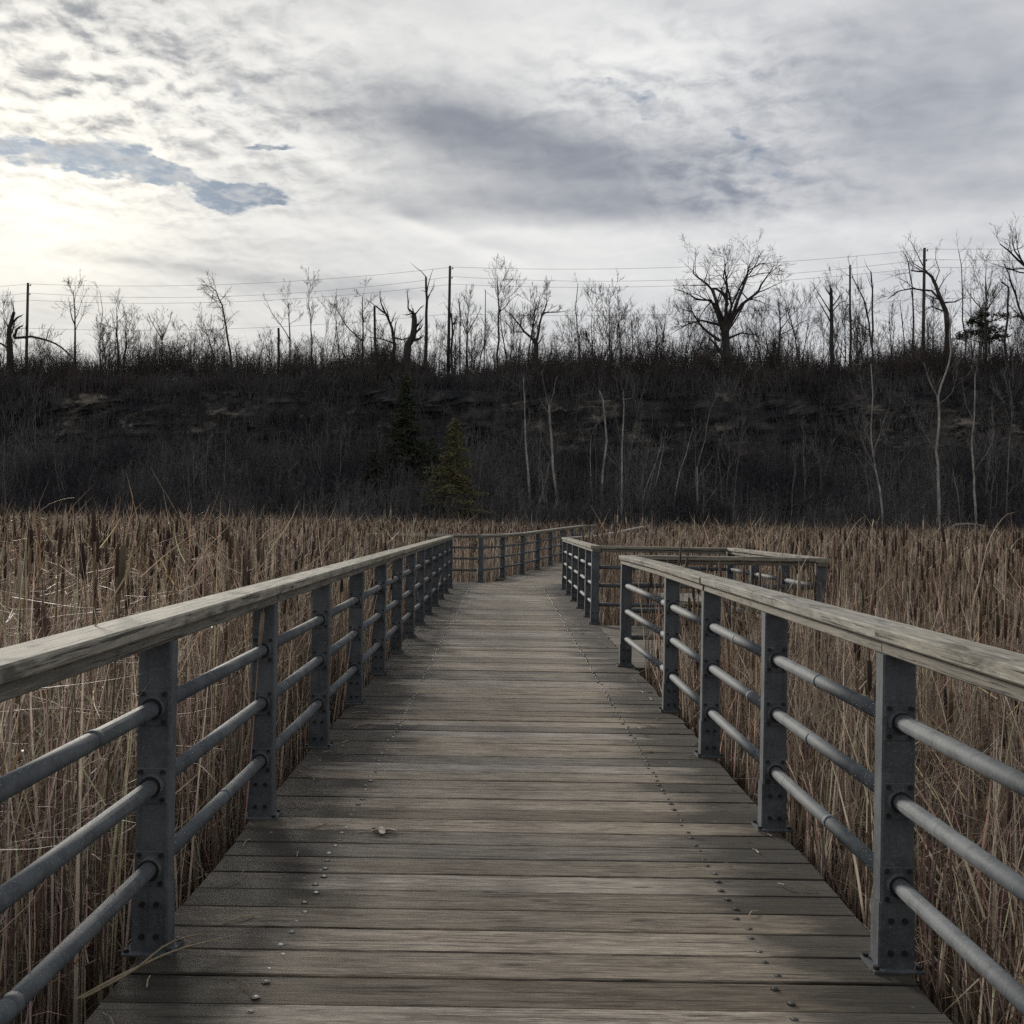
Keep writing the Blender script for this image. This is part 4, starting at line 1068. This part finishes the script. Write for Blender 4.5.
def wid(D): return D * .66
sp = [(random.uniform(-1, 1) * wid(104), 99.5 + 13 * random.random() ** 1.3) for _ in range(3500)]
thicket('clifftop_thicket', sp, lambda x, D: (.72 if x < 8 else .9) * (.6 + 1.9 * max(0, noise.noise(Vector((x * .11, 5., 0))) + .25) + 1.0 * max(0, noise.noise(Vector((x * .45, 5., 4.)))) + (1.6 + .8 * rise(x)) * random.random() ** 2), 'tangled bare brush along the whole cliff top', 'twig', 10, .015, side=4)
sp = [(random.uniform(-1, 1) * wid(104), 103 + 14 * random.random()) for _ in range(2900)]
thicket('young_growth', sp, lambda x, D: (.9 if x < 8 else 1.) * (1.2 + 2.8 * (noise.noise(Vector((x * .10, 15., 0))) + .35) + 1.8 * random.random()), 'upright bare saplings and suckers behind the brush', 'twig', 7, .012, side=7)
def face_D(x):
    z = random.uniform(6.8, 14.2)
    for (a, za), (b, zb) in zip(PROF, PROF[1:]):
        if za <= z <= zb: return a + (b - a) * (z - za) / (zb - za) + rim_shift(x)
    return 99.
sp = []
for _ in range(2000):
    x = random.uniform(-1, 1) * wid(98)
    if noise.noise(Vector((x * .09, 21., 0))) + random.gauss(0, .15) > -.02: sp.append((x, face_D(x) - .2))
thicket('ledge_brush', sp, lambda x, D: .8 + 1.3 * random.random(), 'bare vines and brush hanging on the rock ledges', 'scrub', 7, .014, side=3)
sp = [(random.uniform(-1, 1) * wid(94), 82 + 18.5 * random.random() ** .85) for _ in range(7600)]
thicket('slope_brush', sp, lambda x, D: (1.1 + 1.9 * random.random()) * (1 if D < 96 else .6), 'dark bare scrub covering the talus slope and ledges', 'scrub', 8, .016, side=3)

# ------------------------------------------------------------------ utility poles and wires
def upole(px, ytop, D, label):
    p = at(px, ytop, D); z0 = terrain_z(p[0], D) - 1
    o = empty('utility_pole', (p[0], D, z0)); tag(o, label, 'utility pole', 'utility poles along the cliff top')
    H = p[2] - z0
    m_ = MB(); m_.cyl((0, 0, 0), (0, 0, H), .19, 10, 0, r2=.13); m_.build('shaft', [M['pole']], o, True)
    for zz, xx in ((H - .25, .30), (H - 1.25, .24)):
        m_ = MB(); m_.cyl((.05, 0, zz - .1), (xx, 0, zz), .03, 6); m_.cyl((xx, 0, zz - .06), (xx, 0, zz + .14), .06, 8, 0, r2=.04); m_.build('insulator', [M['wire']], o)
    m_ = MB(); m_.box((0, -.17, H - 5.), (.16, .14, .4)); m_.build('bracket', [M['wire']], o)
    return p
p1 = upole(28, 283, 116, 'leftmost utility pole beside the broken dead trunk')
p2 = upole(450, 266, 110, 'tallest utility pole, near the middle of the cliff top')
p3 = upole(924.5, 248, 104, 'right utility pole in front of the big crooked tree')
def wire(a, b_, dz, sag, label, side=0.):
    K = 24; t = np.linspace(0, 1, K)[:, None]
    P = a * (1 - t) + b_ * t; P[:, 2] += dz - 4 * sag * (t[:, 0] * (1 - t[:, 0])); P[:, 0] += side
    V, Q = tubes(P[None], np.full((1, K), .013), 4)
    o = link('power_line', np_mesh('power_line', V, Q, [M['wire']], smooth=True)); tag(o, label, 'power line', 'power lines strung along the cliff top')
pL = at(-420, 290, 122); pR = at(1500, 215, 98)
for nm, dz, sag in (('topmost', -.1, .9), ('second', -1.1, 1.2), ('third', -1.9, 1.0), ('lowest', -5., .8)):
    wire(p1, p2, dz, sag, f'{nm} wire between the left and middle utility poles', .28)
    wire(p2, p3, dz, sag, f'{nm} wire between the middle and right utility poles', .28)
    wire(pL, p1, dz, sag, f'{nm} wire running out of the picture left of the left pole', .28)
    wire(p3, pR, dz, sag, f'{nm} wire running out of the picture right of the right pole', .28)

# ------------------------------------------------------------------ render settings
scene.view_settings.view_transform = 'Standard'; scene.view_settings.look = 'None'
scene.view_settings.exposure = 0.; scene.view_settings.gamma = 1.
scene.cycles.max_bounces = 6; scene.cycles.diffuse_bounces = 3; scene.cycles.glossy_bounces = 3; scene.cycles.transmission_bounces = 3
scene.cycles.use_denoising = False
scene.cycles.sample_clamp_direct = 5.; scene.cycles.sample_clamp_indirect = 2.
print('total objects', len(scene.objects))
